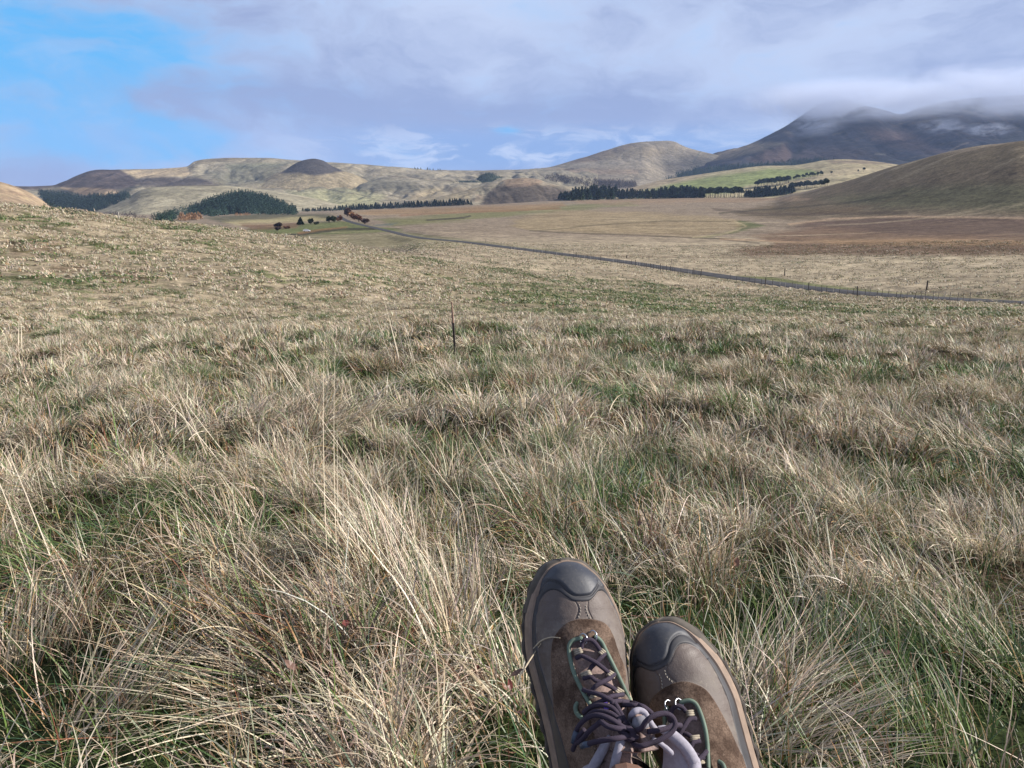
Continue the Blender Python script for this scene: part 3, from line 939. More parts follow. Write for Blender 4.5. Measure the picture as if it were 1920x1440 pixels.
def tris_cloud(points, dirs, size, r, aspect=0.5):
    """small leaf-like triangles at points, roughly along dirs"""
    n = len(points)
    size = np.broadcast_to(size, (n,))[:, None]
    d = dirs / (np.linalg.norm(dirs, axis=1)[:, None] + 1e-9)
    rnd = r.normal(size=(n, 3))
    s = np.cross(d, rnd); s /= np.linalg.norm(s, axis=1)[:, None] + 1e-9
    a = points - d * size * 0.5 + s * size * aspect
    b = points - d * size * 0.5 - s * size * aspect
    c = points + d * size * 0.6
    V = np.stack([a, b, c], 1).reshape(-1, 3)
    F = np.arange(3 * n).reshape(-1, 3)
    return V, F


def conifer_crown(h, rad, n, seed, base=0.08, power=0.9):
    r = np.random.default_rng(seed)
    t = r.random(n)**0.8
    z = h * (base + (1 - base) * t)
    tier = 0.78 + 0.3 * np.abs(np.sin(t * 17 + seed))
    R_ = rad * (1 - t)**power * tier + 0.02 * h * (1 - t) + 0.004 * h
    a = r.random(n) * 2 * math.pi
    lob = 1 + 0.18 * np.sin(a * 3 + seed) + 0.12 * np.sin(a * 5 + seed * 2 + t * 9)
    q = R_ * lob * (0.55 + 0.45 * r.random(n)**0.5)
    P = np.stack([q * np.cos(a), q * np.sin(a), z], -1)
    d = np.stack([np.cos(a), np.sin(a), -0.35 + 0.9 * t], -1)
    V, F = tris_cloud(P, d, h * 0.15 * (1.15 - 0.6 * t), r, 0.5)
    # the leader
    V2 = np.array([[0.012 * h, 0, 0.88 * h], [-0.012 * h, 0.008 * h, 0.88 * h], [0, 0, 1.02 * h]])
    return np.vstack([V, V2]), np.vstack([F, [[len(V), len(V) + 1, len(V) + 2]]])


def blob_crown(cs, n, size, seed):
    """leafy clumps: cs = [(x, y, z, rx, rz)]"""
    r = np.random.default_rng(seed)
    V = []; F = []; k = 0
    for (x, y, z, rx, rz) in cs:
        d = r.normal(size=(n, 3)); d /= np.linalg.norm(d, axis=1)[:, None]
        rr = (0.6 + 0.45 * r.random(n))[:, None]
        P = np.array([x, y, z]) + d * rr * np.array([rx, rx, rz])
        v, f = tris_cloud(P, d + r.normal(size=(n, 3)) * 0.6, size * (0.7 + 0.6 * r.random(n)), r, 0.55)
        V.append(v); F.append(f + k); k += len(v)
    return np.vstack(V), np.vstack(F)


def make_spruce(name, h, rad, seed, mat=None, n=260):
    root = empty(name, (0, 0, 0))
    v, f = tube([(0, 0, -0.6), (0, 0, h * 0.4), (0, 0, h * 0.9)], [h * 0.022, h * 0.014, h * 0.004], 6)
    mesh_obj("trunk", v, f, M_BARK, root)
    v, f = conifer_crown(h, rad, n, seed)
    mesh_obj("crown", v, f, mat or M_SPRUCE, root)
    return root


def make_pine(name, h, seed):
    r = np.random.default_rng(seed)
    root = empty(name, (0, 0, 0))
    lean = r.normal(size=2) * 0.03 * h
    parts = [tube([(0, 0, -0.6), (lean[0] * .5, lean[1] * .5, h * 0.4), (lean[0], lean[1], h * 0.85)], [h * 0.028, h * 0.02, h * 0.008], 6)]
    cs = []
    for k in range(8):
        a = k * 2.4 + seed; q = h * 0.17 * math.sqrt(r.random() + 0.1)
        z = h * (0.58 + 0.30 * r.random())
        c = (lean[0] + q * math.cos(a), lean[1] + q * math.sin(a), z)
        cs.append((*c, h * (0.13 + 0.05 * r.random()), h * 0.09))
        parts.append(tube([(lean[0] * .8, lean[1] * .8, z - h * 0.12), c], [h * 0.009, h * 0.004], 4))
    cs.append((lean[0], lean[1], h * 0.90, h * 0.14, h * 0.09))
    mesh_obj("trunk", *join(parts), M_BARK, root)
    v, f = blob_crown(cs, 70, h * 0.11, seed)
    mesh_obj("crown", v, f, M_PINE, root)
    return root


def make_bush(name, w, h, seed, mat, stem_n=4, n=110):
    r = np.random.default_rng(seed)
    root = empty(name, (0, 0, 0))
    parts = []; cs = []
    for k in range(7):
        a = r.random() * 6.28; q = w * 0.33 * math.sqrt(r.random())
        c = (q * math.cos(a), q * math.sin(a), h * (0.35 + 0.35 * r.random()))
        cs.append((*c, w * (0.17 + 0.08 * r.random()), h * (0.2 + 0.1 * r.random())))
        parts.append(tube([(0, 0, -0.3), (c[0] * .4, c[1] * .4, c[2] * .6), c], [w * 0.02, w * 0.014, w * 0.005], 4))
    mesh_obj("stem", *join(parts), M_BARK, root)
    v, f = blob_crown(cs, n, min(w, h) * 0.15, seed)
    mesh_obj("foliage", v, f, mat, root)
    return root


def place(o, p, rz, s, sz=None):
    o.location = [float(c) for c in p]
    o.rotation_euler = (0, 0, rz)
    o.scale = (s, s, sz or s)


def base_on_land(px, dist):
    """a point at a bearing and distance standing on the ground sheet"""
    r = ray(px, 380); h = math.hypot(r[0], r[1])
    x, y = r[0] * dist / h, r[1] * dist / h
    return np.array([x, y, float(ground_z(np.array([x]), np.array([y]))[0])])


def put(px, py):
    h = hit(px, py)
    return np.array(h) if h is not None else None


used_protos = set()


def proto_or_copy(p):
    if p.name not in used_protos:
        used_protos.add(p.name)
        return p
    return copy_tree(p)


spr = [make_spruce("spruce_tree", 14.0, 3.0, s, n=210) for s in (1, 2, 3)]
pin = [make_pine("pine_tree", 14.0, s) for s in (5, 6, 7)]
tr = random.Random(5)


def row(kind, n, x0, x1, basef, hpx, group, label, jit=2.0, cat='tree'):
    """n trees between two bearings; basef(px) -> py where they stand; heights in photo px turned into metres"""
    for k in range(n):
        px = x0 + (x1 - x0) * (k + 0.5 + tr.uniform(-0.45, 0.45)) / n
        p = put(px, basef(px) - tr.uniform(0, jit))
        if p is None:
            continue
        D = math.hypot(p[0], p[1])
        hm = (hpx(px) if callable(hpx) else hpx) * D / FPX * tr.uniform(0.78, 1.15)
        o = proto_or_copy(tr.choice(kind))
        place(o, p - np.array([0, 0, 0.3]), tr.uniform(0, 6.28), hm / 14.0 * (1.0 if kind is pin else tr.uniform(1.15, 1.6)), hm / 14.0)
        tag(o, label, cat, group)


def interp(pts):
    xs = [p[0] for p in pts]; ys = [p[1] for p in pts]
    return lambda x: float(np.interp(x, xs, ys))


row(spr, 92, 566, 884, interp([(566, 397), (640, 395.5), (700, 392.5), (880, 384.5)]), interp([(560, 6), (640, 9), (700, 11), (860, 12), (884, 8)]),
    "spruce belt along the left edge of the plain", "dark green spruce in the long low belt between plain and massif", 1.2)
row(spr, 38, 1048, 1156, interp([(1048, 377.5), (1156, 374.5)]), interp([(1048, 12), (1075, 20), (1110, 24), (1156, 22)]),
    "tall spruce block at the plain's far edge", "dark green spruce in the tall block left of the pasture", 4.0)
row(spr, 30, 1160, 1236, interp([(1160, 374), (1236, 373)]), interp([(1160, 17), (1200, 16), (1236, 15)]),
    "short spruce block at the plain's far edge", "dark green spruce in the short middle block below the pasture", 2.5)
row(spr, 34, 1238, 1320, interp([(1238, 372.5), (1320, 371.5)]), interp([(1238, 20), (1260, 21), (1320, 18)]),
    "spruce block below the green pasture", "dark green spruce in the thick block right below the green pasture", 2.5)
row(pin, 28, 1312, 1392, interp([(1312, 371.5), (1392, 371)]), 17,
    "pines with bare trunks below the pasture", "pine with bare trunk where the tree line thins out below the pasture", 2.0)
row(spr, 36, 1396, 1488, interp([(1396, 371), (1450, 369), (1488, 363)]), interp([(1396, 12), (1430, 17), (1488, 14)]),
    "dense copse at the foot of the brown hill", "dark spruce in the dense copse at the foot of the brown hill", 3.0)
row(pin, 30, 1480, 1552, interp([(1480, 357), (1552, 351)]), 12,
    "pines behind the dense copse", "round topped pine in the row just above the dense copse", 2.0)
row(pin, 30, 1416, 1480, interp([(1416, 353), (1480, 345)]), 13,
    "pines crossing the green pasture", "round topped pine in the row crossing the green pasture", 2.0)
row(pin, 18, 1486, 1542, interp([(1486, 339), (1542, 330)]), 8,
    "upper pines on the pasture slope", "small round topped pine in the highest row on the pasture slope", 1.5)
row(spr, 9, 776, 828, interp([(776, 317.5), (828, 320)]), 4,
    "trees on the far skyline ridge", "tiny dark tree standing on the pale skyline ridge", 0.6)
for px, py, hh, lb in ((1559, 327.5, 6, "lone small pine on the pasture right of the upper pines"),
                       (1609, 323.0, 4.5, "small lone pine on the pasture, left of a slightly larger one"),
                       (1619, 322.0, 7, "lone round pine on the pasture nearest the brown hill")):
    p = put(px, py); D = math.hypot(p[0], p[1])
    o = copy_tree(pin[1]); place(o, p, px, hh * D / FPX / 14 * 1.2, hh * D / FPX / 14); tag(o, lb, 'tree')

larch = make_spruce("larch_tree", 10.0, 2.6, 9, M_LARCH, 160)
for k in range(15):
    px = 337 + 39 * (k + tr.random()) / 15
    p = put(px, 415.5 - 0.07 * (px - 337) - tr.uniform(0, 3))
    o = proto_or_copy(larch); D = math.hypot(p[0], p[1]); hm = 12.0 * D / FPX * tr.uniform(0.8, 1.15)
    place(o, p, tr.uniform(0, 6), hm / 10 * 1.3, hm / 10)
    tag(o, "orange autumn larch in the cluster at the foot of the spruce wood", 'tree', 'orange larches below the wood')
for k in range(9):
    px = 441 + 30 * (k + tr.random()) / 9
    p = put(px, 405.0 - 0.05 * (px - 440))
    o = proto_or_copy(larch); D = math.hypot(p[0], p[1]); hm = 5.0 * D / FPX * tr.uniform(0.8, 1.2)
    place(o, p, tr.uniform(0, 6), hm / 10 * 1.4, hm / 10)
    tag(o, "low orange larch in the thin strip at the right end of the wood edge", 'tree', 'low orange larches at the wood edge')


def forest(poly, n, hpx, mat, bv, seed, key=None, ntri=40, rad=0.30, squash=1.0, name="forest"):
    r = random.Random(seed)
    protos = [conifer_crown(1.0, rad, ntri, seed + k, base=0.03) for k in range(6)]
    xs = [p[0] for p in poly]; ys = [p[1] for p in poly]
    V = []; F = []; k = 0; c = 0
    tries = 0
    while c < n and tries < n * 12:
        tries += 1
        px = r.uniform(min(xs), max(xs)); py = r.uniform(min(ys), max(ys))
        if poly_mask(np.array([px]), np.array([py]), poly, 0.01)[0] < 0.5:
            continue
        p = hit(px, py, bv)
        if p is None:
            continue
        D = math.hypot(p[0], p[1])
        h = hpx * D / FPX * r.uniform(0.7, 1.25)
        v, f = r.choice(protos)
        a = r.uniform(0, 6.28); ca, sa = math.cos(a), math.sin(a)
        w = v * np.array([h * squash, h * squash, h])
        w = np.stack([w[:, 0] * ca - w[:, 1] * sa, w[:, 0] * sa + w[:, 1] * ca, w[:, 2]], -1) + np.array(p) - [0, 0, 0.5]
        V.append(w); F.append(f + k); k += len(v); c += 1
    o = mesh_obj(name, np.vstack(V), np.vstack(F), mat)
    return o


def stuff(o, label, cat):
    tag(o, label, cat, kind='stuff')


stuff(forest([(285, 414), (315, 408), (345, 400), (372, 391), (400, 380), (430, 370), (466, 368), (500, 375), (530, 387), (556, 398), (556, 403), (480, 402), (445, 401), (400, 406), (378, 403), (336, 403), (322, 417), (296, 417)], 2200, 12.5, M_WOOD, [HILLS['wood']] + [BVHS[0]], 31),
      "dense blue green spruce wood covering the low hill behind the left slope", "wood")
stuff(forest([(72, 363), (105, 368), (150, 374), (190, 371), (240, 368), (246, 371), (205, 388), (165, 402), (130, 404), (95, 392)], 1300, 9, M_WOOD, None, 32),
      "dark spruce wood in the valley below the brown heath hill on the left", "wood")
stuff(forest([(1242, 334), (1270, 322), (1330, 315), (1420, 309), (1500, 305), (1560, 303), (1545, 312), (1440, 322), (1300, 336), (1262, 344)], 900, 6.5, M_WOOD, [HILLS['mountain']], 33, rad=0.3),
      "blue shadowy wood along the foot of the misty mountain", "wood")
stuff(forest([(893, 338), (903, 328), (914, 323.5), (926, 327), (946, 337), (940, 341), (895, 341)], 160, 4.5, M_WOOD, [HILLS['knoll']], 34, rad=0.4),
      "round dark green thicket on the small knoll far off in the middle", "wood")
stuff(forest([(1015, 334), (1045, 330), (1080, 336), (1190, 342), (1196, 354), (1110, 352), (1040, 342)], 420, 6, M_SCRUB, [HILLS['dome'], HILLS['massif']], 35, rad=0.5),
      "bare purplish scrub filling the ravine below the dome hill", "scrub")
stuff(forest([(1500, 308), (1540, 305), (1570, 299), (1540, 297), (1470, 303)], 120, 5, M_WOOD, [HILLS['mountain']], 36, rad=0.3),
      "dark strip of trees below the gully of the misty mountain", "wood")
stuff(forest([(150, 400), (235, 400), (290, 412), (285, 420), (150, 414)], 170, 6, M_SCRUB, None, 37, rad=0.5),
      "reddish brown scrub behind the crest of the left slope", "scrub")
stuff(forest([(845, 341), (895, 339), (895, 343), (850, 344)], 70, 3, M_WOOD, None, 38, rad=0.5),
      "thin dark hedge line left of the far wooded knoll", "hedge")

# the shrubs and trees around the road end
def single(o, px, py, wpx, hpx_, w0, h0, label, cat):
    p = put(px, py); D = math.hypot(p[0], p[1])
    place(o, p, px * 0.37, wpx * D / FPX / w0, hpx_ * D / FPX / h0)
    tag(o, label, cat)


B = [("bush", 526, 427, 18, 10, M_TWIG, "grey brown round bush left of the dark cone shaped conifer", 1),
     ("bush", 521, 433, 11, 8, M_TWIG, "small bare bush just in front of the round grey brown bush", 2),
     ("bush", 538, 429, 12, 5, M_RUSTLEAF, "low reddish bush between round bush and cone shaped conifer", 12),
     ("bush", 583, 421, 13, 11, M_BUSH, "dark round tree just right of the cone shaped conifer", 3),
     ("bush", 592, 421, 11, 5, M_BUSH, "low dark bush touching the dark round tree", 13),
     ("bush", 617, 417, 11, 10, M_BUSH, "green grey bush left of the road end, left of a taller one", 4),
     ("bush", 627, 417, 14, 11, M_BUSH, "taller green grey bush at the road end", 5),
     ("bush", 637, 415, 10, 11, M_RUSTLEAF, "rust brown bush touching the left verge of the road end", 6),
     ("bush", 651, 406, 13, 15, M_TWIG, "tall bare purple brown tree at the bend of the road", 7),
     ("bush", 658, 409, 11, 13, M_ORANGE, "bright orange leaved tree beside the bend of the road", 8),
     ("bush", 665, 412, 12, 10, M_RUSTLEAF, "rust red bush between the orange tree and the purple bushes", 9),
     ("bush", 673, 416, 13, 12, M_RUSTLEAF, "brown red bush in the middle of the roadside thicket", 10),
     ("bush", 684, 419.5, 16, 10, M_TWIG, "purple brown bush at the right end of the roadside thicket", 11)]
for nm, px, py, wp, hp, mt, lb, sd_ in B:
    b = make_bush(nm, 4.0, 3.0, sd_, mt)
    single(b, px, py, wp, hp, 3.3, 2.7, lb, "bush")
c = make_spruce("conifer", 8.0, 3.0, 21, M_SPRUCE, 1500)
single(c, 564, 422, 12, 14, 6.0, 8.0, "dark cone shaped conifer standing alone on the plain", "tree")

# ------------------------------------------------------------------ posts and fences
M_POST = simple_mat("weathered_wood", (0.17, 0.145, 0.125), 0.9, 8.0, 0.35)
M_DPOST = simple_mat("dark_wood", (0.06, 0.05, 0.042), 0.9, 8.0, 0.3)
M_PALEPOST = simple_mat("bleached_wood", (0.42, 0.39, 0.34), 0.9, 8.0, 0.25)
M_WIRE = simple_mat("fence_wire", (0.32, 0.32, 0.34), 0.5, metallic=0.7)


def post_geo(h, r, seed, lean=0.03):
    rr = random.Random(seed)
    lx, ly = rr.uniform(-lean, lean) * h, rr.uniform(-lean, lean) * h
    v, f = tube([(0, 0, -0.35), (0, 0, 0), (lx * .5, ly * .5, h * 0.5), (lx, ly, h * 0.93), (lx * 1.05, ly * 1.05, h)], [r * 1.05, r, r * 0.97, r * 0.92, r * 0.45], 7)
    return v, f


POSTS = [(1737, 545, 17, 0.12, M_DPOST, "tall dark marker post beyond the road, nearest the right edge"),
         (1471, 517, 13, 0.11, M_DPOST, "dark marker post beyond the road, left of the tallest one"),
         (1577, 530, 10, 0.035, M_PALEPOST, "thin pale pole in the grass between the two dark marker posts"),
         (1381, 509, 12, 0.05, M_POST, "thin marker pole beyond the road, first left of the shorter dark post"),
         (1259, 494, 9, 0.05, M_POST, "thin marker pole beyond the road, second left of the shorter dark post"),
         (1217, 489, 9, 0.05, M_POST, "thin marker pole beyond the road, right next to the small dark stub"),
         (1175, 484, 6, 0.13, M_DPOST, "short dark stub post beyond the road"),
         (1144, 482, 9, 0.05, M_POST, "thin marker pole beyond the road, just left of the dark stub"),
         (1075, 475, 8, 0.05, M_POST, "thin marker pole beyond the road, second left of the dark stub"),
         (911, 455, 6, 0.09, M_POST, "small marker pole at the far stretch of the road"),
         (720, 475, 7, 0.07, M_DPOST, "small dark post on the lower crest of the left slope"),
         (223, 410.5, 11, 0.08, M_PALEPOST, "pale upright post on the crest of the left slope"),
         (536, 447.5, 9, 0.055, M_PALEPOST, "thin pale leaning pole on the falling crest of the left slope")]
for k, (px, py, hp, rad, mt, lb) in enumerate(POSTS):
    p = put(px, py)
    D = math.hypot(p[0], p[1])
    v, f = post_geo(hp * D / FPX, rad, 50 + k, 0.05)
    o = mesh_obj("marker_post", v, f, mt)
    o.location = p
    tag(o, lb, "post")


def fence(px0, px1, n, label, seed, hp=1.15, pale=0.0):
    """posts and wires on the near verge of the road"""
    rr = random.Random(seed)
    T = np.gradient(ROAD[:, :2], axis=0); T /= np.linalg.norm(T, axis=1)[:, None]
    Nn = np.stack([-T[:, 1], T[:, 0]], -1)
    side = np.where((Nn * ROAD[:, :2]).sum(1) < 0, 1.0, -1.0)[:, None]
    L = ROAD[:, :2] + Nn * side * 4.3
    qx, qy = project(L[:, 0], L[:, 1], ROAD[:, 2])
    order = np.argsort(qx)
    pts = []
    for k in range(n):
        px = px0 + (px1 - px0) * (k + rr.uniform(-0.22, 0.22)) / (n - 1)
        x = float(np.interp(px, qx[order], L[order, 0])); y = float(np.interp(px, qx[order], L[order, 1]))
        z = float(ground_z(np.array([x]), np.array([y]))[0])
        pts.append((x, y, z))
    root = empty("post_fence", pts[0])
    tag(root, label, "fence")
    o0 = np.array(pts[0])
    for k, p in enumerate(pts):
        h = hp * rr.uniform(0.85, 1.12)
        big = rr.random() < 0.14
        v, f = post_geo(h * (1.15 if big else 1), 0.075 if big else 0.038, seed * 100 + k, 0.06)
        mesh_obj("post", v + (np.array(p) - o0), f, M_DPOST if (big or rr.random() < 0.55) else (M_PALEPOST if rr.random() < pale else M_POST), root)
    parts = []
    for hz in (0.35, 0.65, 0.98):
        parts.append(tube([np.array(p) - o0 + np.array([0, 0, hz * hp * 0.92]) for p in pts], 0.006, 4))
    mesh_obj("wire", *join(parts), M_WIRE, root)


fence(960, 1132, 34, "post and wire fence along the far stretch of the road", 3, 1.2, 0.5)
fence(1150, 1314, 44, "close set stake fence along the middle stretch of the road", 4, 1.25, 0.5)
fence(1368, 1816, 40, "post and wire fence along the near stretch of the road on the right", 5, 1.2, 0.2)


# ------------------------------------------------------------------ the white car
def build_car():
    p = put(575, 434.5)
    root = empty("car", p, R(8))
    tag(root, "small white car parked in the field left of the road", "car")
    paint = simple_mat("white_paint", (0.85, 0.86, 0.88), 0.3)
    glass = simple_mat("car_glass", (0.03, 0.035, 0.04), 0.08)
    tyre = simple_mat("tyre_rubber", (0.02, 0.02, 0.02), 0.8)
    rim = simple_mat("wheel_rim", (0.5, 0.5, 0.5), 0.3, metallic=0.8)
    lamp = simple_mat("lamp_glass", (0.6, 0.15, 0.1), 0.2)
    head = simple_mat("headlamp_glass", (0.8, 0.8, 0.8), 0.1)
    # side profile (x along the car, z up)
    prof = [(-2.1, 0.32), (-2.15, 0.62), (-2.08, 0.95), (-1.75, 1.02), (-1.45, 1.42), (-0.9, 1.53), (0.2, 1.52), (0.95, 1.06), (1.75, 0.93), (2.1, 0.72), (2.15, 0.4), (2.05, 0.3)]
    W = 0.86
    V = []; F = []
    for s, ins in ((-1, 0), (1, 0)):
        for (x, z) in prof:
            V.append((x, s * (W if z < 1.1 else W * 0.78), z))
    n = len(prof)
    for k in range(n):
        F.append([k, (k + 1) % n, n + (k + 1) % n, n + k])
    F.append(list(range(n))[::-1]); F.append(list(range(n, 2 * n)))
    bd = mesh_obj("body", np.array(V), F, paint, root)
    bv = bd.modifiers.new("bevel", 'BEVEL'); bv.width = 0.06; bv.segments = 3
    def pane(name, q):
        mesh_obj(name, np.array(q), [[0, 1, 2, 3], [7, 6, 5, 4], [0, 4, 5, 1], [1, 5, 6, 2], [2, 6, 7, 3], [3, 7, 4, 0]], glass, root)
    for s in (-1, 1):
        a = s * 0.865; b = s * 0.70; t = s * 0.012
        pane("window", [(-1.35, a, 1.07), (-0.3, a, 1.07), (-0.3, b, 1.43), (-1.15, b, 1.40), (-1.35, a + t, 1.07), (-0.3, a + t, 1.07), (-0.3, b + t, 1.43), (-1.15, b + t, 1.40)])
        pane("window", [(-0.22, a, 1.07), (0.82, a, 1.07), (0.25, b, 1.43), (-0.22, b, 1.43), (-0.22, a + t, 1.07), (0.82, a + t, 1.07), (0.25, b + t, 1.43), (-0.22, b + t, 1.43)])
    pane("windscreen", [(0.92, -0.7, 1.10), (0.92, 0.7, 1.10), (0.25, 0.6, 1.50), (0.25, -0.6, 1.50), (0.95, -0.7, 1.12), (0.95, 0.7, 1.12), (0.28, 0.6, 1.52), (0.28, -0.6, 1.52)])
    for x in (-1.3, 1.35):
        for s in (-1, 1):
            a = np.linspace(0, 2 * math.pi, 20, endpoint=False)
            def disc(r, y0, y1):
                V = [(x + r * math.cos(t), y, 0.32 + r * math.sin(t)) for y in (y0, y1) for t in a]
                F = [[k, (k + 1) % 20, 20 + (k + 1) % 20, 20 + k] for k in range(20)] + [list(range(20))[::-1], list(range(20, 40))]
                return np.array(V), F
            w = mesh_obj("wheel", *disc(0.32, s * 0.70, s * 0.89), tyre, root)
            mesh_obj("rim", *disc(0.19, s * 0.885, s * 0.90), rim, w)
    for s in (-1, 1):
        v = np.array([(2.08, s * 0.5, 0.6), (2.08, s * 0.8, 0.6), (2.0, s * 0.8, 0.78), (2.0, s * 0.5, 0.78)])
        mesh_obj("headlight", np.vstack([v, v + [0.09, 0, 0.02]]), [[0, 1, 2, 3], [4, 5, 6, 7], [0, 4, 5, 1], [1, 5, 6, 2], [2, 6, 7, 3], [3, 7, 4, 0]], head, root)
    k = min(1.0, 13.0 / 4.3 * math.hypot(p[0], p[1]) / FPX)
    root.scale = (k, k, k)


build_car()

# ------------------------------------------------------------------ the hiking boots
BY = [.000, .006, .02, .05, .08, .11, .14, .17, .20, .225, .25, .265, .275, .2815, .285]
BW = [.004, .018, .029, .034, .0345, .037, .041, .0455, .0490, .0465, .0385, .0310, .0222, .0140, .0020]
BH = [.060, .085, .105, .128, .135, .127, .108, .091, .0785, .070, .0625, .0560, .0485, .0400, .0270]
BX = [.0, .0, .0, .001, .002, .003, .004, .0045, .0045, .0040, .0030, .0020, .0010, .0005, .0]


def bcurve(tab, y):
    return pchip(BY, tab, np.clip(y, 0, .285))


def spring(y):
    return 0.012 * np.clip((y - 0.19) / 0.095, 0, 1)**2


def boot_base(ny=460, nphi=360):
    u = np.linspace(0, 1, ny)
    y = 0.285 * (0.5 - 0.5 * np.cos(u * math.pi)) * 0.75 + 0.285 * u * 0.25
    phi = np.linspace(0, math.pi, nphi)
    Y, PH = np.meshgrid(y, phi, indexing='ij')
    w = bcurve(BW, y)[:, None]; h = bcurve(BH, y)[:, None]; xc = bcurve(BX, y)[:, None]
    z0 = 0.018
    c, s = np.cos(PH), np.sin(PH)
    pe = np.interp(y, [0, .10, .15, .20, .25, .285], [.9, 1.15, 1.2, 1.02, .92, .9])[:, None]
    qe = np.interp(y, [0, .10, .15, .20, .25, .285], [.7, .85, .95, .92, .82, .8])[:, None]
    X = xc + w * np.sign(c) * np.abs(c)**pe
    Z = z0 + (h - z0) * np.abs(s)**qe + spring(Y)
    return X, Y, Z, PH


BXg, BYg, BZg, BPH = boot_base()
_bv = np.stack([BXg.ravel(), BYg.ravel(), BZg.ravel()], -1)
_bf = grid_faces(*BXg.shape)
BOOT_BVH = BVHTree.FromPolygons([Vector(v) for v in _bv[::1].tolist()], _bf.tolist())


def boot_matrix(anchor, px, py, depth, tilt, roll, pitch):
    """pose of a boot: its local point `anchor` is seen at a photo pixel at a given distance"""
    g = Vector(ray(px, py)).normalized()
    rr = g.cross(Vector((0, 0, 1))).normalized()
    uu = rr.cross(g).normalized()
    Yb = (-math.sin(tilt) * rr + math.cos(tilt) * uu) * math.cos(pitch) + g * math.sin(pitch)
    Yb.normalize()
    Zb = -g
    Zb = (Zb - Yb * Zb.dot(Yb)).normalized()
    Xb = Yb.cross(Zb)
    Zr = Zb * math.cos(roll) + Xb * math.sin(roll)
    Xr = Yb.cross(Zr)
    M = Matrix((Xr, Yb, Zr)).transposed()
    o = Vector((0, 0, CAM_H)) + g * depth - M @ Vector(anchor)
    return Matrix.Translation(o) @ M.to_4x4()


M_LEFT = boot_matrix((0.002, .208, .0765), 1102, 1198, 0.80, R(11), R(16), R(-2))
M_RIGHT = boot_matrix((-0.002, .208, .0765), 1266, 1324, 0.82, R(26), R(-14), R(-2))
ML_INV = M_LEFT.inverted()


def bpix(px, py, lift=0.0):
    """photo pixel -> local point on the left boot's skin, lifted towards the viewer"""
    o = ML_INV @ Vector((0, 0, CAM_H))
    d = (ML_INV.to_3x3() @ Vector(ray(px, py))).normalized()
    h = BOOT_BVH.ray_cast(o, d)
    if h[0] is None:
        # beyond the skin: meet the plane through the throat
        n = Vector((0, 0.35, 1)).normalized(); c = Vector((0, .12, .12))
        t = (c - o).dot(n) / d.dot(n)
        return np.array(o + d * (t - lift))
    return np.array(h[0] - d * lift)


def plan(pts):
    return [tuple(bpix(*p)[:2]) for p in pts]


def smooth_line(pts, n=8, closed=False):
    P = np.array(pts, float)
    if closed:
        P = np.vstack([P[-1], P, P[:2]])
    else:
        P = np.vstack([2 * P[0] - P[1], P, 2 * P[-1] - P[-2]])
    out = []
    for k in range(1, len(P) - 2):
        t = np.linspace(0, 1, n, endpoint=False)[:, None]
        p0, p1, p2, p3 = P[k - 1], P[k], P[k + 1], P[k + 2]
        out.append(0.5 * ((2 * p1) + (-p0 + p2) * t + (2 * p0 - 5 * p1 + 4 * p2 - p3) * t**2 + (-p0 + 3 * p1 - 3 * p2 + p3) * t**3))
    out = np.vstack(out)
    if not closed:
        out = np.vstack([out, P[-2]])
    return out


CAP = smooth_line(plan([(1008, 1116), (1018, 1098), (1030, 1089.5), (1045, 1091), (1056, 1098), (1067, 1110), (1080, 1117), (1104, 1116), (1113, 1108), (1120, 1095), (1128, 1090), (1136, 1096)]))
BAND = smooth_line(plan([(1007, 1150), (1011, 1130), (1022, 1113), (1037, 1106), (1050, 1110), (1062, 1119), (1076, 1127), (1102, 1127), (1113, 1119), (1121, 1109), (1130, 1108), (1140, 1119), (1148, 1135)]))
SUEDE = smooth_line(plan([(1047, 1440), (1043, 1370), (1038, 1310), (1034, 1250), (1036, 1205), (1048, 1182), (1066, 1167), (1090, 1161), (1118, 1163), (1138, 1173), (1150, 1195), (1160, 1225), (1172, 1260), (1186, 1300), (1204, 1345), (1225, 1400)]))
THROAT = smooth_line(plan([(1100, 1318), (1092, 1298), (1085, 1284), (1075, 1258), (1068, 1228), (1068, 1209), (1075, 1200), (1088, 1197), (1102, 1199), (1115, 1195), (1125, 1201), (1135, 1219), (1149, 1248), (1161, 1273), (1172, 1297), (1183, 1318)]))
SEAM1 = smooth_line(plan([(1078, 1127), (1083, 1136), (1084, 1146), (1079, 1160)]))
SEAM2 = smooth_line(plan([(1103, 1127), (1102, 1138), (1105, 1148), (1112, 1161)]))


def extend_poly(line, left, right):
    return [tuple(left)] + [tuple(p) for p in line] + [tuple(right)]


def dist_line(x, y, pts):
    d = np.full(x.shape, 1e9)
    for (x1, y1), (x2, y2) in zip(pts[:-1], pts[1:]):
        dx, dy = x2 - x1, y2 - y1
        t = np.clip(((x - x1) * dx + (y - y1) * dy) / (dx * dx + dy * dy + 1e-12), 0, 1)
        d = np.minimum(d, np.hypot(x - x1 - t * dx, y - y1 - t * dy))
    return d


def inside(x, y, poly, soft):
    return poly_mask(x, y, poly, soft)


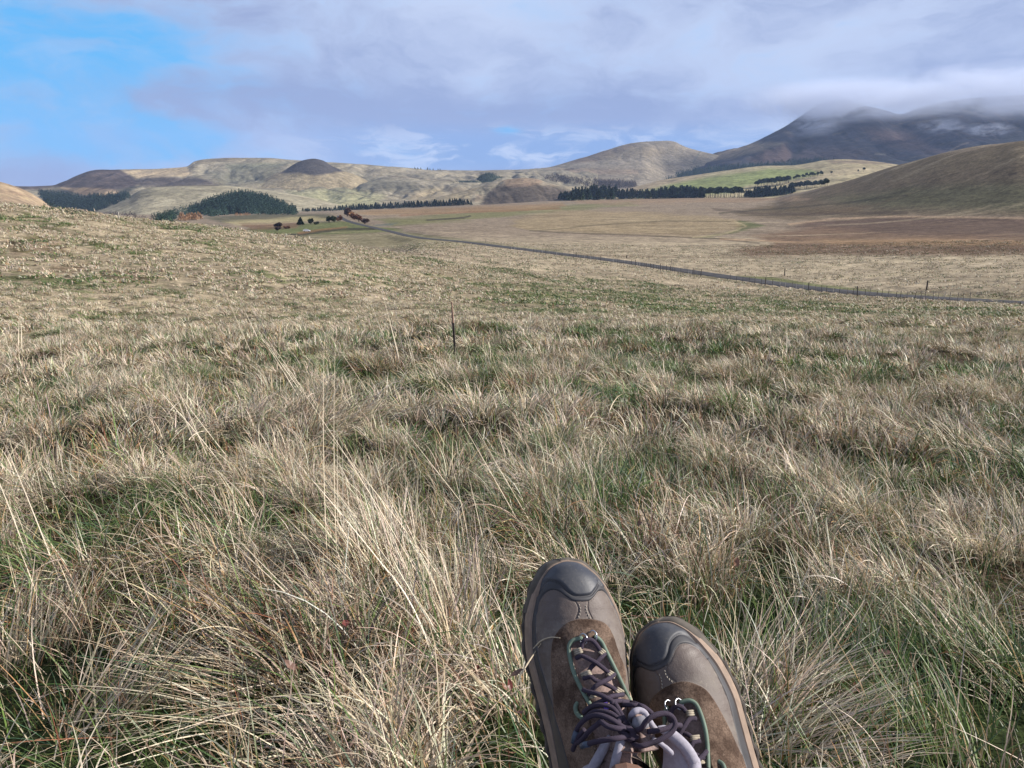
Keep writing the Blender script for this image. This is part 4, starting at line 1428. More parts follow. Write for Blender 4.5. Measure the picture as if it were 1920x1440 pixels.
def build_boots():
    X, Y, Z, PH = BXg, BYg, BZg, BPH
    # unit normals of the skin
    P = np.stack([X, Y, Z], -1)
    du = np.gradient(P, axis=0); dv = np.gradient(P, axis=1)
    n = np.cross(dv, du); n /= np.linalg.norm(n, axis=2)[..., None] + 1e-12
    ctr = np.stack([0 * X, Y, 0.03 + 0 * X], -1)
    n *= np.sign((n * (P - ctr)).sum(2))[..., None]
    for _ in range(3):
        n[1:-1] = (n[:-2] + n[1:-1] * 2 + n[2:]) / 4
    n /= np.linalg.norm(n, axis=2)[..., None] + 1e-12
    far = 0.35
    capP = [tuple(c) for c in CAP] + [(0.07, CAP[-1][1] - 0.012), (0.1, far), (-0.1, far), (-0.07, CAP[0][1] - 0.012)]
    bandP = [tuple(c) for c in BAND] + [(0.07, BAND[-1][1] - 0.03), (0.1, far), (-0.1, far), (-0.07, BAND[0][1] - 0.03)]
    suP = [tuple(c) for c in SUEDE] + [(SUEDE[-1][0] + .01, -0.05), (SUEDE[0][0] - 0.01, -0.05)]
    thP = [tuple(c) for c in THROAT] + [(THROAT[-1][0] + 0.01, 0.02), (THROAT[0][0] - .01, 0.02)]
    s = 0.0009
    mc, mb, ms, mt = (inside(X, Y, p, s) for p in (capP, bandP, suP, thP))
    side = 1 - sstep(0.345, 0.375, np.minimum(PH, math.pi - PH))
    mb2 = np.maximum(mb, side)
    disp = 0.0012 * mb2 + 0.0012 * mc * mb2 + 0.0013 * ms * (1 - mt) - 0.0050 * mt
    disp -= 0.0015 * np.exp(-(dist_line(X, Y, CAP) / 0.0013)**2)
    disp -= 0.0007 * np.exp(-(dist_line(X, Y, BAND) / 0.0008)**2)
    for sm in (SEAM1, SEAM2):
        disp -= 0.0008 * np.exp(-(dist_line(X, Y, sm) / 0.0006)**2) * (1 - mb2) * (1 - ms)
    # creases where the forefoot bends, a soft quilt on the tongue
    disp += 0.0010 * fbm(X / 0.05, Y / 0.018, 3, 71) * (1 - mb2) * (1 - ms) * sstep(.14, .18, Y)
    disp += 0.0005 * fbm(X / 0.012, Y / 0.012, 3, 72) * ms * (1 - mt)
    disp += 0.0018 * np.sin(Y * 2 * math.pi / 0.021) * mt * np.exp(-((X - 0.005) / 0.02)**2)
    P = P + n * disp[..., None]
    vid = np.arange(P.shape[0] * P.shape[1]).reshape(P.shape[:2])
    F = grid_faces(*P.shape[:2])
    fm = lambda a: a.ravel()[F].mean(1) > 0.5
    fc_, fb, fs, ft = fm(mc * mb2), fm(mb2), fm(ms), fm(mt)
    # dust and wear vary the colours, in the materials only
    upm, N, b = new_mat("taupe_leather")
    tc = N.new('ShaderNodeTexCoord'); O_ = tc.outputs['Object']
    d1 = N.noise(O_, 22, 6, 0.7); d2 = N.noise(O_, 140, 4, 0.65); d3 = N.noise(O_, 900, 3, 0.6)
    c_ = N.mix(N.ramp(d1, 0.42, 0.66), (0.125, 0.098, 0.086, 1), (0.185, 0.158, 0.135, 1))
    c_ = N.mix(N.ramp(d2, 0.60, 0.74, 0, 0.55), c_, (0.27, 0.23, 0.18, 1))
    c_ = N.mix(N.ramp(d2, 0.38, 0.28, 0, 0.5), c_, (0.06, 0.048, 0.042, 1))
    N.l.new(c_, b.inputs['Base Color'])
    N.l.new(N.ramp(d1, 0.3, 0.7, 0.48, 0.72), b.inputs['Roughness'])
    b.inputs['Specular IOR Level'].default_value = 0.35
    bp = N.new('ShaderNodeBump'); bp.inputs['Strength'].default_value = 0.7; bp.inputs['Distance'].default_value = 0.0004
    N.l.new(N.math('ADD', d3, N.math('MULTIPLY', d2, 1.5)), bp.inputs['Height']); N.l.new(bp.outputs[0], b.inputs['Normal'])
    capm, N, b = new_mat("toe_rubber")
    tc = N.new('ShaderNodeTexCoord')
    nn = N.noise(tc.outputs['Object'], 30, 5, 0.65)
    n5 = N.noise(tc.outputs['Object'], 260, 5, 0.7)
    cc_ = N.mix(N.ramp(nn, 0.35, 0.70), (0.036, 0.040, 0.053, 1), (0.075, 0.075, 0.080, 1))
    cc_ = N.mix(N.ramp(n5, 0.58, 0.72, 0, 0.6), cc_, (0.17, 0.15, 0.125, 1))
    N.l.new(cc_, b.inputs['Base Color'])
    bp = N.new('ShaderNodeBump'); bp.inputs['Strength'].default_value = 0.5; bp.inputs['Distance'].default_value = 0.0004
    N.l.new(n5, bp.inputs['Height']); N.l.new(bp.outputs[0], b.inputs['Normal'])
    N.l.new(N.ramp(nn, 0.3, 0.8, 0.50, 0.68), b.inputs['Roughness'])
    bandm = simple_mat("band_rubber", (0.044, 0.043, 0.048), 0.6, 40, 0.2)
    sum_, N, b = new_mat("brown_suede")
    tc = N.new('ShaderNodeTexCoord')
    n1 = N.noise(tc.outputs['Object'], 28, 5, 0.7); n2 = N.noise(tc.outputs['Object'], 600, 3, 0.7)
    c1 = N.mix(N.ramp(n1, 0.38, 0.62), (0.062, 0.040, 0.029, 1), (0.165, 0.115, 0.085, 1))
    c1 = N.mix(N.ramp(N.noise(tc.outputs['Object'], 75, 4, 0.6), 0.64, 0.74, 0, 0.55), c1, (0.34, 0.27, 0.21, 1))
    N.l.new(N.mix(1.0, c1, N.ramp(n2, 0.3, 0.7, 0.65, 1.35), 'MULTIPLY'), b.inputs['Base Color'])
    b.inputs['Roughness'].default_value = 0.95
    b.inputs['Specular IOR Level'].default_value = 0.1
    b.inputs['Sheen Weight'].default_value = 0.25
    b.inputs['Sheen Tint'].default_value = (0.7, 0.5, 0.4, 1)
    bp = N.new('ShaderNodeBump'); bp.inputs['Strength'].default_value = 0.7; bp.inputs['Distance'].default_value = 0.0006
    N.l.new(n2, bp.inputs['Height']); N.l.new(bp.outputs[0], b.inputs['Normal'])
    tong = simple_mat("tongue_fabric", (0.26, 0.185, 0.165), 0.9, 500, 0.25, 0.0003)
    green = simple_mat("green_piping", (0.13, 0.18, 0.135), 0.7, 90, 0.15)
    lacem, N, b = new_mat("purple_lace")
    tc = N.new('ShaderNodeTexCoord')
    wv = N.new('ShaderNodeTexWave'); wv.inputs['Scale'].default_value = 900; wv.inputs['Distortion'].default_value = 8.0
    N.l.new(tc.outputs['Object'], wv.inputs['Vector'])
    N.l.new(N.mix(wv.outputs[1], (0.022, 0.015, 0.030, 1), (0.062, 0.043, 0.070, 1)), b.inputs['Base Color'])
    b.inputs['Roughness'].default_value = 0.85
    bp = N.new('ShaderNodeBump'); bp.inputs['Strength'].default_value = 0.5; bp.inputs['Distance'].default_value = 0.0005
    N.l.new(wv.outputs[1], bp.inputs['Height']); N.l.new(bp.outputs[0], b.inputs['Normal'])
    web = simple_mat("beige_webbing", (0.34, 0.29, 0.22), 0.85, 300, 0.2)
    ring = simple_mat("grey_metal", (0.45, 0.46, 0.50), 0.3, metallic=0.8)
    liner = simple_mat("pale_lining", (0.33, 0.31, 0.36), 0.85, 300, 0.12, 0.0003)
    mids = simple_mat("tan_midsole", (0.27, 0.195, 0.145), 0.75, 60, 0.2)
    outs = simple_mat("dark_outsole", (0.055, 0.045, 0.038), 0.85, 60, 0.3)
    inner = simple_mat("boot_inside", (0.012, 0.011, 0.013), 0.95)
    purple = simple_mat("purple_tag", (0.10, 0.05, 0.32), 0.5)

    def sub(mask):
        f = F[mask]
        u, inv = np.unique(f, return_inverse=True)
        return P.reshape(-1, 3)[u], inv.reshape(f.shape)

    def make(side_):
        root = empty("hiking_boot", (0, 0, 0))
        up = fb | fs
        v, f = sub(~up); mesh_obj("upper", v, f, upm, root, smooth=True)
        v, f = sub(fb & ~fc_); mesh_obj("rand", v, f, bandm, root, smooth=True)
        v, f = sub(fc_); mesh_obj("toe_cap", v, f, capm, root, smooth=True)
        v, f = sub(fs & ~fb & ~ft); mesh_obj("suede_panel", v, f, sum_, root, smooth=True)
        v, f = sub(fs & ~fb & ft); tg = mesh_obj("tongue", v, f, tong, root, smooth=True)
        # sole: plan outline swept over a few heights
        yy = 0.2855 * (0.5 - 0.5 * np.cos(np.linspace(0, math.pi, 90)))
        w = bcurve(BW, yy); xc = bcurve(BX, yy)
        w = np.maximum(w, 0.0)
        def outline(grow):
            g = grow
            yo = -g + yy / 0.285 * (0.285 + 2 * g)
            x1 = xc + (w + g); x2 = xc - (w + g)
            x1[0] = x1[-1] = xc[0] + 0.001; x2[0] = x2[-1] = xc[0] - 0.001
            L = np.concatenate([np.stack([x1, yo], -1), np.stack([x2, yo], -1)[::-1]])
            return L
        def swept(levels, mat, name, wav=0):
            rings = []
            for (z, g) in levels:
                L = outline(g if not callable(g) else 0)
                if wav:
                    s_ = np.arange(len(L))
                    k = (np.sin(L[:, 1] * 2 * math.pi / 0.020) > -0.1) * wav
                    c0 = np.array([0.002, 0.15]); dr = L - c0; dr /= np.linalg.norm(dr, axis=1)[:, None] + 1e-9
                    L = L + dr * k[:, None] * (1.0 if z < 0.016 else 0.25)
                rings.append(np.concatenate([L, (z + spring(np.clip(L[:, 1], 0, .285)))[:, None]], 1))
            V = np.vstack(rings)
            nr, nc = len(levels), len(rings[0])
            Fq = grid_faces(nr, nc, wrap=True).tolist()
            Fq.append(list(range(nc))[::-1]); Fq.append([(nr - 1) * nc + k for k in range(nc)])
            return mesh_obj(name, V, Fq, mat, root)
        swept([(0.000, 0.002), (0.003, 0.0045), (0.012, 0.0050), (0.0135, 0.0035)], outs, "outsole", 0.0020)
        swept([(0.0135, 0.0025), (0.016, 0.0045), (0.026, 0.0040), (0.031, 0.0020), (0.032, -0.002)], mids, "midsole")
        # rubber wrapping up over the toe
        k = yy > 0.236
        rr_ = []
        for z, g in ((0.010, 0.0055), (0.016, 0.0060), (0.024, 0.0052), (0.029, 0.0036), (0.0305, 0.0015), (0.029, -0.001)):
            L = outline(g)
            m2 = np.concatenate([k, k[::-1]])
            L = L[m2]
            rise = sstep(0.236, 0.268, L[:, 1])
            zz = 0.012 + (z - 0.012) * (0.45 + 0.55 * rise) + spring(np.clip(L[:, 1], 0, .285))
            rr_.append(np.concatenate([L, zz[:, None]], 1))
        nc = len(rr_[0])
        mesh_obj("toe_bumper", np.vstack(rr_), grid_faces(len(rr_), nc).tolist(), simple_mat("bumper_rubber", (0.085, 0.072, 0.058), 0.8, 60, 0.3), root, smooth=True)
        # stitching beside the two forefoot seams and worn pale nicks on the suede
        st = []
        for sm, sg in ((SEAM1, 1), (SEAM2, -1)):
            L_ = np.concatenate([[0], np.cumsum(np.hypot(*np.diff(sm, axis=0).T))])
            for q in np.arange(0.004, L_[-1] - .001, 0.0030):
                x_ = float(np.interp(q, L_, sm[:, 0])) + sg * .0022; y_ = float(np.interp(q, L_, sm[:, 1]))
                a_ = BOOT_BVH.ray_cast(Vector((x_, y_, .3)), Vector((0, 0, -1)))[0]
                b_ = BOOT_BVH.ray_cast(Vector((x_, y_ - .0016, .3)), Vector((0, 0, -1)))[0]
                st.append(tube([np.array(a_) + [0, 0, -.0001], (np.array(a_) + np.array(b_)) / 2 + [0, 0, .0005], np.array(b_) + [0, 0, -.0001]], 0.0005, 5))
        mesh_obj("stitching", *join(st), simple_mat("pale_thread", (0.38, 0.34, 0.28), 0.9), root)
        # piping round the throat
        pip = [(1107, 1322, .001), (1098, 1306, .0015), (1092, 1295, .0015), (1085, 1282, .0015), (1075, 1258, .0015), (1068.5, 1232, .0015), (1067, 1212, .0015), (1074, 1201, .0015), (1088, 1197, .001), (1091, 1197.5, .0005)]
        pip2 = [(1114, 1193.5, .001), (1120, 1196, .0015), (1128, 1204, .0015), (1136, 1220, .0015), (1150, 1248, .0015), (1162, 1273, .0015), (1172, 1295, .0015), (1181, 1314, .0015), (1188, 1328, .001)]
        pp = join([tube(smooth_line([bpix(*q) for q in pip], 6), 0.0021, 8), tube(smooth_line([bpix(*q) for q in pip2], 6), 0.0021, 8)])
        mesh_obj("piping", *pp, green, root, smooth=True)
        mesh_obj("piping", *tube(smooth_line([bpix(*q) for q in [(1083, 1318, .000), (1079, 1326, .0045), (1082, 1338, .005), (1090, 1345, .003), (1095, 1348, .000)]], 6), 0.0022, 8), green, root, smooth=True)
        # webbing loops: three strands each
        loops = [((1076, 1224), (1090, 1219)), ((1090, 1267), (1107, 1261)), ((1136, 1228), (1126, 1220)), ((1153, 1268), (1141, 1261)), ((1168, 1300), (1156, 1293)), ((1103, 1306), (1116, 1302))]
        for (a, b_) in loops:
            parts = []
            dx, dy = b_[0] - a[0], b_[1] - a[1]; L = math.hypot(dx, dy); nx, ny = -dy / L, dx / L
            if ny < 0: nx, ny = -nx, -ny
            for k in (-1, 0, 1):
                o_ = k * 3.6
                pts = [(a[0] + nx * o_, a[1] + ny * o_, -.002), (a[0] + dx * .35 + nx * o_, a[1] + dy * .35 + ny * o_, .0022), (a[0] + dx * .8 + nx * o_, a[1] + dy * .8 + ny * o_, .0040),
                       (a[0] + dx + nx * o_, a[1] + dy + ny * o_, .0020), (a[0] + dx * 1.0 + nx * o_, a[1] + dy * 1.0 + ny * o_, -.003)]
                parts.append(tube(smooth_line([bpix(*q) for q in pts], 4), 0.0011, 6))
            mesh_obj("lace_loop", *join(parts), web, root, smooth=True)
        # D-rings at the foot of the throat
        for cx, cy in ((1094, 1198), (1112, 1192)):
            c0 = bpix(cx, cy, .003)
            pts = [c0 + np.array([0.0045 * math.cos(t) * 0.6, 0.0050 * math.sin(t), 0.0035 * math.cos(t)]) for t in np.linspace(0, 2 * math.pi, 16, endpoint=False)]
            mesh_obj("lace_ring", *tube(pts, 0.0008, 6, closed=True), ring, root, smooth=True)
        # laces
        LR = 0.0022
        lac = [
            [(1090, 1216, .001), (1092, 1206, .003), (1097, 1200, .005), (1106, 1199, .005), (1113, 1203, .004), (1121, 1213, .003), (1129, 1226, .001)],
            [(1080, 1234, .001), (1091, 1230, .004), (1105, 1236, .006), (1118, 1243, .0065), (1130, 1252, .005), (1142, 1262, .002)],
            [(1134, 1226, .001), (1126, 1234, .003), (1117, 1243, .002), (1108, 1252, .002), (1103, 1262, .001)],
            [(1094, 1272, .001), (1107, 1269, .004), (1117, 1276, .003), (1131, 1281, .002), (1146, 1288, .003), (1158, 1297, .001)],
            [(1152, 1264, .001), (1143, 1272, .004), (1130, 1279, .007), (1119, 1285, .007), (1112, 1292, .005), (1104, 1303, .002)],
            [(1093, 1293, .004), (1104, 1297, .007), (1120, 1301, .010), (1136, 1308, .012), (1152, 1318, .014), (1162, 1334, .017), (1172, 1352, .020), (1181, 1366, .020)],
            [(1168, 1302, .003), (1158, 1304, .007), (1146, 1306, .010), (1134, 1312, .009), (1120, 1318, .007), (1106, 1326, .006), (1094, 1336, .006)],
            [(1094, 1337, .006), (1108, 1326, .009), (1126, 1322, .012), (1146, 1326, .014), (1160, 1340, .016), (1170, 1356, .018), (1177, 1368, .019)],
            [(1183, 1322, .003), (1174, 1318, .008), (1160, 1314, .012), (1146, 1318, .014)],
            [(1228, 1345, .003), (1216, 1332, .008), (1200, 1323, .011), (1182, 1317, .012), (1164, 1315, .012)],
            [(1222, 1337, .003), (1206, 1325, .006), (1188, 1322, .009), (1166, 1322, .011)],
            [(1098, 1345, .003), (1112, 1335, .010), (1132, 1334, .013), (1150, 1340, .015), (1166, 1354, .017)],
        ]
        prt = [tube(smooth_line([bpix(*q) for q in l], 6), LR, 8) for l in lac]
        # the bow: two loops, a wrapped knot and two loose ends
        bow = [
            [(1186, 1372, .022), (1202, 1366, .030), (1212, 1352, .038), (1228, 1341, .042), (1248, 1338, .042), (1262, 1346, .040), (1266, 1360, .038), (1258, 1374, .036), (1240, 1386, .034), (1220, 1394, .030), (1200, 1399, .026), (1188, 1394, .023), (1182, 1382, .022)],
            [(1214, 1372, .026), (1232, 1370, .026), (1250, 1366, .024), (1264, 1360, .022), (1276, 1360, .012)],
            [(1180, 1372, .022), (1166, 1362, .026), (1148, 1350, .028), (1128, 1342, .028), (1110, 1342, .026), (1096, 1350, .024), (1084, 1364, .022), (1077, 1380, .020), (1080, 1392, .020), (1090, 1388, .020), (1104, 1372, .022), (1118, 1360, .024), (1130, 1350, .026)],
            [(1180, 1380, .024), (1160, 1384, .027), (1138, 1387, .028), (1116, 1391, .028), (1098, 1396, .026)],
            [(1178, 1366, .024), (1160, 1366, .028), (1140, 1362, .029), (1126, 1352, .028)],
            [(1096, 1368, .020), (1086, 1380, .020), (1078, 1396, .020), (1074, 1406, .018)],
            [(1164, 1346, .018), (1158, 1360, .020), (1166, 1374, .022), (1180, 1380, .024)],
        ]
        prt += [tube(smooth_line([bpix(*q) for q in l], 6), LR * 1.08, 8) for l in bow]
        kc = bpix(1182, 1376, .024)
        for k in range(4):
            a0 = k * 0.8
            ring_pts = [kc + np.array([0.0052 * math.cos(t) * math.cos(a0), (k - 1.5) * 0.0022 + 0.0052 * math.cos(t) * math.sin(a0) * .7, 0.0050 * math.sin(t)]) for t in np.linspace(0, 2 * math.pi, 14, endpoint=False)]
            prt.append(tube(ring_pts, LR * 1.05, 8, closed=True))
        mesh_obj("shoe_lace", *join(prt), lacem, root, smooth=True)
        tip = simple_mat("lace_tip", (0.06, 0.08, 0.12), 0.5)
        for l in ([(1104, 1395, .027), (1097, 1396, .0265), (1091, 1399, .026)], [(1081, 1372, .023), (1077, 1382, .0225), (1075, 1392, .022)]):
            mesh_obj("lace_tip", *tube([bpix(*q) for q in l], 0.0027, 8), tip, root, smooth=True)
        q = [bpix(*a) for a in ((1129, 1318, .0115), (1138, 1316, .0115), (1143, 1328, .0125), (1133, 1332, .0125))]
        mesh_obj("lace_tag", np.vstack([q, np.array(q) + [0, 0, .001]]), [[0, 1, 2, 3], [7, 6, 5, 4], [0, 4, 5, 1], [1, 5, 6, 2], [2, 6, 7, 3], [3, 7, 4, 0]], purple, root)
        # shaft and padded collar
        a = np.linspace(0, 2 * math.pi, 72, endpoint=False)
        rings = []
        for z, cy, rx, ry in ((.050, .070, .0330, .060), (.075, .066, .0345, .058), (.095, .062, .0365, .055), (.112, .058, .0385, .052), (.126, .056, .0400, .050)):
            rings.append(np.stack([0.002 + rx * np.sign(np.cos(a)) * np.abs(np.cos(a))**.9, cy + ry * np.sin(a), np.full(a.shape, z) - 0.012 * np.sin(a)], -1))
        mesh_obj("shaft", np.vstack(rings), grid_faces(5, 72, wrap=True), upm, root, smooth=True)
        ri = [r * [0.9, 1, 1] + [0, 0.0, 0] for r in rings[::-1]]
        vi = np.vstack([np.stack([0.002 + (r[:, 0] - 0.002) * .86, .06 + (r[:, 1] - .06) * .88, r[:, 2]], -1) for r in rings[::-1]])
        mesh_obj("inner_lining", vi, grid_faces(5, 72, wrap=True), inner, root, smooth=True)
        cp = [bpix(1232, 1366, .004), bpix(1246, 1369, .003), bpix(1260, 1379, .002), bpix(1274, 1391, .002), bpix(1288, 1407, .002), bpix(1298, 1425, .001), bpix(1302, 1446, .0),
              np.array((.041, .040, .158)), np.array((.028, .010, .158)), np.array((.0, -.002, .157)), np.array((-.027, .012, .158)), np.array((-.038, .042, .160)),
              bpix(1100, 1462, .0), bpix(1112, 1440, .001), bpix(1124, 1417, .001), bpix(1136, 1395, .002), bpix(1144, 1380, .001)]
        cl = smooth_line(cp, 6)
        t_ = np.linspace(0, 1, len(cl))
        mesh_obj("collar", *tube(cl, np.interp(t_, [0, .05, .12, .38, .6, .8, .95, 1], [.002, .004, .0054, .0062, .008, .0050, .0040, .002]), 12), liner, root, smooth=True)
        # soft inner wall under the right hand rim of the collar
        wl = []
        for k, (a_, b_) in enumerate((((1240, 1378), (1262, 1386)), ((1243, 1395), (1276, 1400)), ((1244, 1412), (1290, 1416)), ((1243, 1430), (1297, 1432)), ((1240, 1450), (1300, 1452)))):
            for q in np.linspace(0, 1, 8):
                wl.append(bpix(a_[0] + (b_[0] - a_[0]) * q, a_[1] + (b_[1] - a_[1]) * q, -.014 * (1 - q)**1.5 + .001))
        mesh_obj("collar_lining", np.array(wl), grid_faces(5, 8), liner, root, smooth=True)
        # tongue: a padded flap, its pale rolled edges and the pull loop at the top
        gx = []
        for v_ in np.linspace(0, 1, 14):
            xl = 1146 + 6 * math.sin(v_ * 3) - 2 * v_; xr = 1200 + 36 * v_**0.7; yy_ = 1322 + 82 * v_
            for u_ in np.linspace(0, 1, 12):
                bulge = math.sin(math.pi * u_)
                gx.append(bpix(xl + (xr - xl) * u_, yy_ + 6 * bulge * v_, .004 + .006 * bulge + .004 * v_))
        gx = np.array(gx)
        n_ = np.array([0, .33, .94]) * -0.004
        F1 = grid_faces(14, 12)
        allF = np.vstack([F1, F1[:, ::-1] + len(gx)]).tolist()
        b1 = [k for k in range(12)] + [k * 12 + 11 for k in range(1, 14)] + [13 * 12 + k for k in range(10, -1, -1)] + [k * 12 for k in range(12, 0, -1)]
        for k in range(len(b1)):
            i, j = b1[k], b1[(k + 1) % len(b1)]
            allF.append([i, j, j + len(gx), i + len(gx)])
        mesh_obj("tongue_flap", np.vstack([gx, gx + n_]), allF, tong, root, smooth=True)
        mesh_obj("tongue_edge", *tube(smooth_line([bpix(*q) for q in ((1166, 1384, .010), (1161, 1400, .009), (1156, 1418, .007), (1151, 1440, .004), (1148, 1460, .0))], 5), 0.0040, 10), liner, root, smooth=True)
        mesh_obj("tongue_edge", *tube(smooth_line([bpix(*q) for q in ((1222, 1386, .010), (1234, 1391, .010), (1248, 1402, .008), (1262, 1415, .006))], 5), [.0022] * 10 + [.0025] * 5 + [.0012], 10), liner, root, smooth=True)
        mesh_obj("pull_loop", *tube(smooth_line([bpix(*q) for q in ((1184, 1366, .016), (1182, 1350, .018), (1187, 1337, .019), (1197, 1332, .020), (1208, 1336, .019), (1215, 1348, .017), (1224, 1362, .015), (1232, 1372, .013))], 5), 0.0029, 10), liner, root, smooth=True)
        mesh_obj("loop_web", *tube([bpix(1197, 1344, .0165), bpix(1200, 1356, .0160), bpix(1204, 1368, .0150)], [.0055, .0078, .0070], 10), simple_mat("grey_webbing", (0.20, 0.195, 0.22), 0.9, 300, 0.2), root, smooth=True)
        return root

    L = make(0)
    tag(L, "worn taupe hiking boot with its purple bow facing up, the larger one on the left", "boot", "pair of hiking boots")
    Rb = copy_tree(L)
    tag(Rb, "worn taupe hiking boot partly tucked behind the other one, on the right", "boot", "pair of hiking boots")
    L.matrix_world = M_LEFT
    Rb.matrix_world = M_RIGHT @ Matrix.Diagonal((-1, 1, 1, 1))


build_boots()


# ------------------------------------------------------------------ the wearer's legs
def build_person():
    skin, N, b = new_mat("skin")
    tc = N.new('ShaderNodeTexCoord')
    nn = N.noise(tc.outputs['Object'], 40, 4, 0.6)
    N.l.new(N.mix(N.ramp(nn, 0.3, 0.7), (0.17, 0.095, 0.068, 1), (0.22, 0.125, 0.09, 1)), b.inputs['Base Color'])
    b.inputs['Roughness'].default_value = 0.55
    b.inputs['Subsurface Weight'].default_value = 0.1
    b.inputs['Subsurface Radius'].default_value = (0.01, 0.004, 0.002)
    cloth = simple_mat("trouser_cloth", (0.035, 0.037, 0.045), 0.9, 60, 0.25, 0.001)
    bm_v = []; bm_e = []; rad = []
    hips = Vector((0.17, -0.42, 0.10))
    bm_v.append(hips); rad.append(0.13)
    tr_parts = []
    for Mx, sx in ((M_LEFT, 1), (M_RIGHT, -1)):
        heel = Mx @ Vector((0, .075, .050)); lt = Vector(bpix(1180, 1466, .004)); lt.x *= sx; ankle = Mx @ Vector((.002 * sx, .060, .095)); top = Mx @ lt
        ball = Mx @ Vector((.003 * sx, .17, .05)); toe = Mx @ Vector((0, .245, .04))
        out = -1 if sx == 1 else 1
        knee = Vector((0.17 + 0.13 * out, 0.10, 0.30))
        hip = Vector((0.17 + 0.10 * out, -0.40, 0.10))
        calf = top.lerp(knee, 0.55) + Vector((0, 0, -0.02))
        i0 = len(bm_v)
        pts = [(hip, .085), (hip.lerp(knee, .5), .075), (knee, .055), (calf, .050), (top.lerp(knee, .12), .031), (top, .027), (ankle, .026), (ball, .024), (toe, .018)]
        for p_, r_ in pts:
            bm_v.append(p_); rad.append(r_)
        bm_e.append((0, i0))
        for k in range(len(pts) - 1):
            bm_e.append((i0 + k, i0 + k + 1))
        tl = [hip, hip.lerp(knee, .5), knee, calf, top.lerp(knee, .45)]
        tr_parts.append(tube(smooth_line([np.array(q) for q in tl], 6), np.interp(np.linspace(0, 1, 25), [0, .25, .5, .75, 1], [.105, .095, .075, .068, .060]), 18))
    me = bpy.data.meshes.new("person")
    me.from_pydata([tuple(v) for v in bm_v], bm_e, [])
    o = bpy.data.objects.new("person", me); COL.objects.link(o)
    sk = o.modifiers.new("skin", 'SKIN')
    for k, r_ in enumerate(rad):
        me.skin_vertices[0].data[k].radius = (r_, r_)
    me.skin_vertices[0].data[0].use_root = True
    ss = o.modifiers.new("sub", 'SUBSURF'); ss.levels = 2; ss.render_levels = 2
    me.materials.append(skin)
    for p_ in me.polygons:
        p_.use_smooth = True
    tag(o, "person sitting on the grass, only a bare ankle showing above the boot", "person")
    t = mesh_obj("trousers", *join(tr_parts), cloth, o, smooth=True)
    t.parent = o


build_person()

# ------------------------------------------------------------------ the grass
def grass_mat():
    m = bpy.data.materials.new("grass_blades"); m.use_nodes = True
    N = NT(m.node_tree); N.n.clear()
    out = N.new('ShaderNodeOutputMaterial')
    a = N.new('ShaderNodeAttribute', attribute_name='cover')
    d = N.new('ShaderNodeBsdfDiffuse'); N.l.new(a.outputs['Color'], d.inputs[0])
    t = N.new('ShaderNodeBsdfTranslucent'); N.l.new(a.outputs['Color'], t.inputs[0])
    g = N.new('ShaderNodeBsdfGlossy'); g.inputs['Roughness'].default_value = 0.45
    m1 = N.new('ShaderNodeMixShader'); m1.inputs[0].default_value = 0.18
    N.l.new(d.outputs[0], m1.inputs[1]); N.l.new(t.outputs[0], m1.inputs[2])
    m2 = N.new('ShaderNodeMixShader'); m2.inputs[0].default_value = 0.04
    N.l.new(m1.outputs[0], m2.inputs[1]); N.l.new(g.outputs[0], m2.inputs[2])
    N.l.new(m2.outputs[0], out.inputs[0])
    return m


M_GRASS = grass_mat()
C_STRAW = np.array((0.50, 0.40, 0.278)); C_PALE = np.array((0.70, 0.60, 0.455)); C_GOLD = np.array((0.42, 0.27, 0.12))
C_GREEN = np.array((0.075, 0.130, 0.035)); C_LIME = np.array((0.155, 0.22, 0.06)); C_TEAL = np.array((0.06, 0.12, 0.06))
C_BROWN = np.array((0.175, 0.105, 0.062)); C_RUST = np.array((0.25, 0.105, 0.055)); C_TWIG = np.array((0.06, 0.045, 0.036)); C_GREY = np.array((0.30, 0.26, 0.21))
PALETTE = np.stack([C_STRAW, C_PALE, C_GOLD, C_GREEN, C_LIME, C_TEAL, C_BROWN, C_RUST, C_TWIG, C_GREY])
MIX = {
    'straw': [.46, .22, .06, .07, .05, .03, .06, .01, .01, .03],
    'pale': [.32, .48, .03, .04, .05, .02, .02, .00, .00, .04],
    'green': [.12, .05, .02, .42, .22, .14, .02, .01, .00, .00],
    'brown': [.22, .04, .10, .14, .08, .03, .24, .06, .06, .03],
    'heath': [.02, .00, .04, .36, .22, .04, .14, .06, .12, .00],
    'fill': [.24, .06, .06, .22, .12, .06, .17, .02, .04, .01],
    'far': [.46, .22, .03, .10, .10, .03, .04, .00, .00, .02],
}
TYPES = list(MIX)
CUM = np.cumsum(np.array([MIX[t] for t in TYPES]), 1); CUM /= CUM[:, -1:]


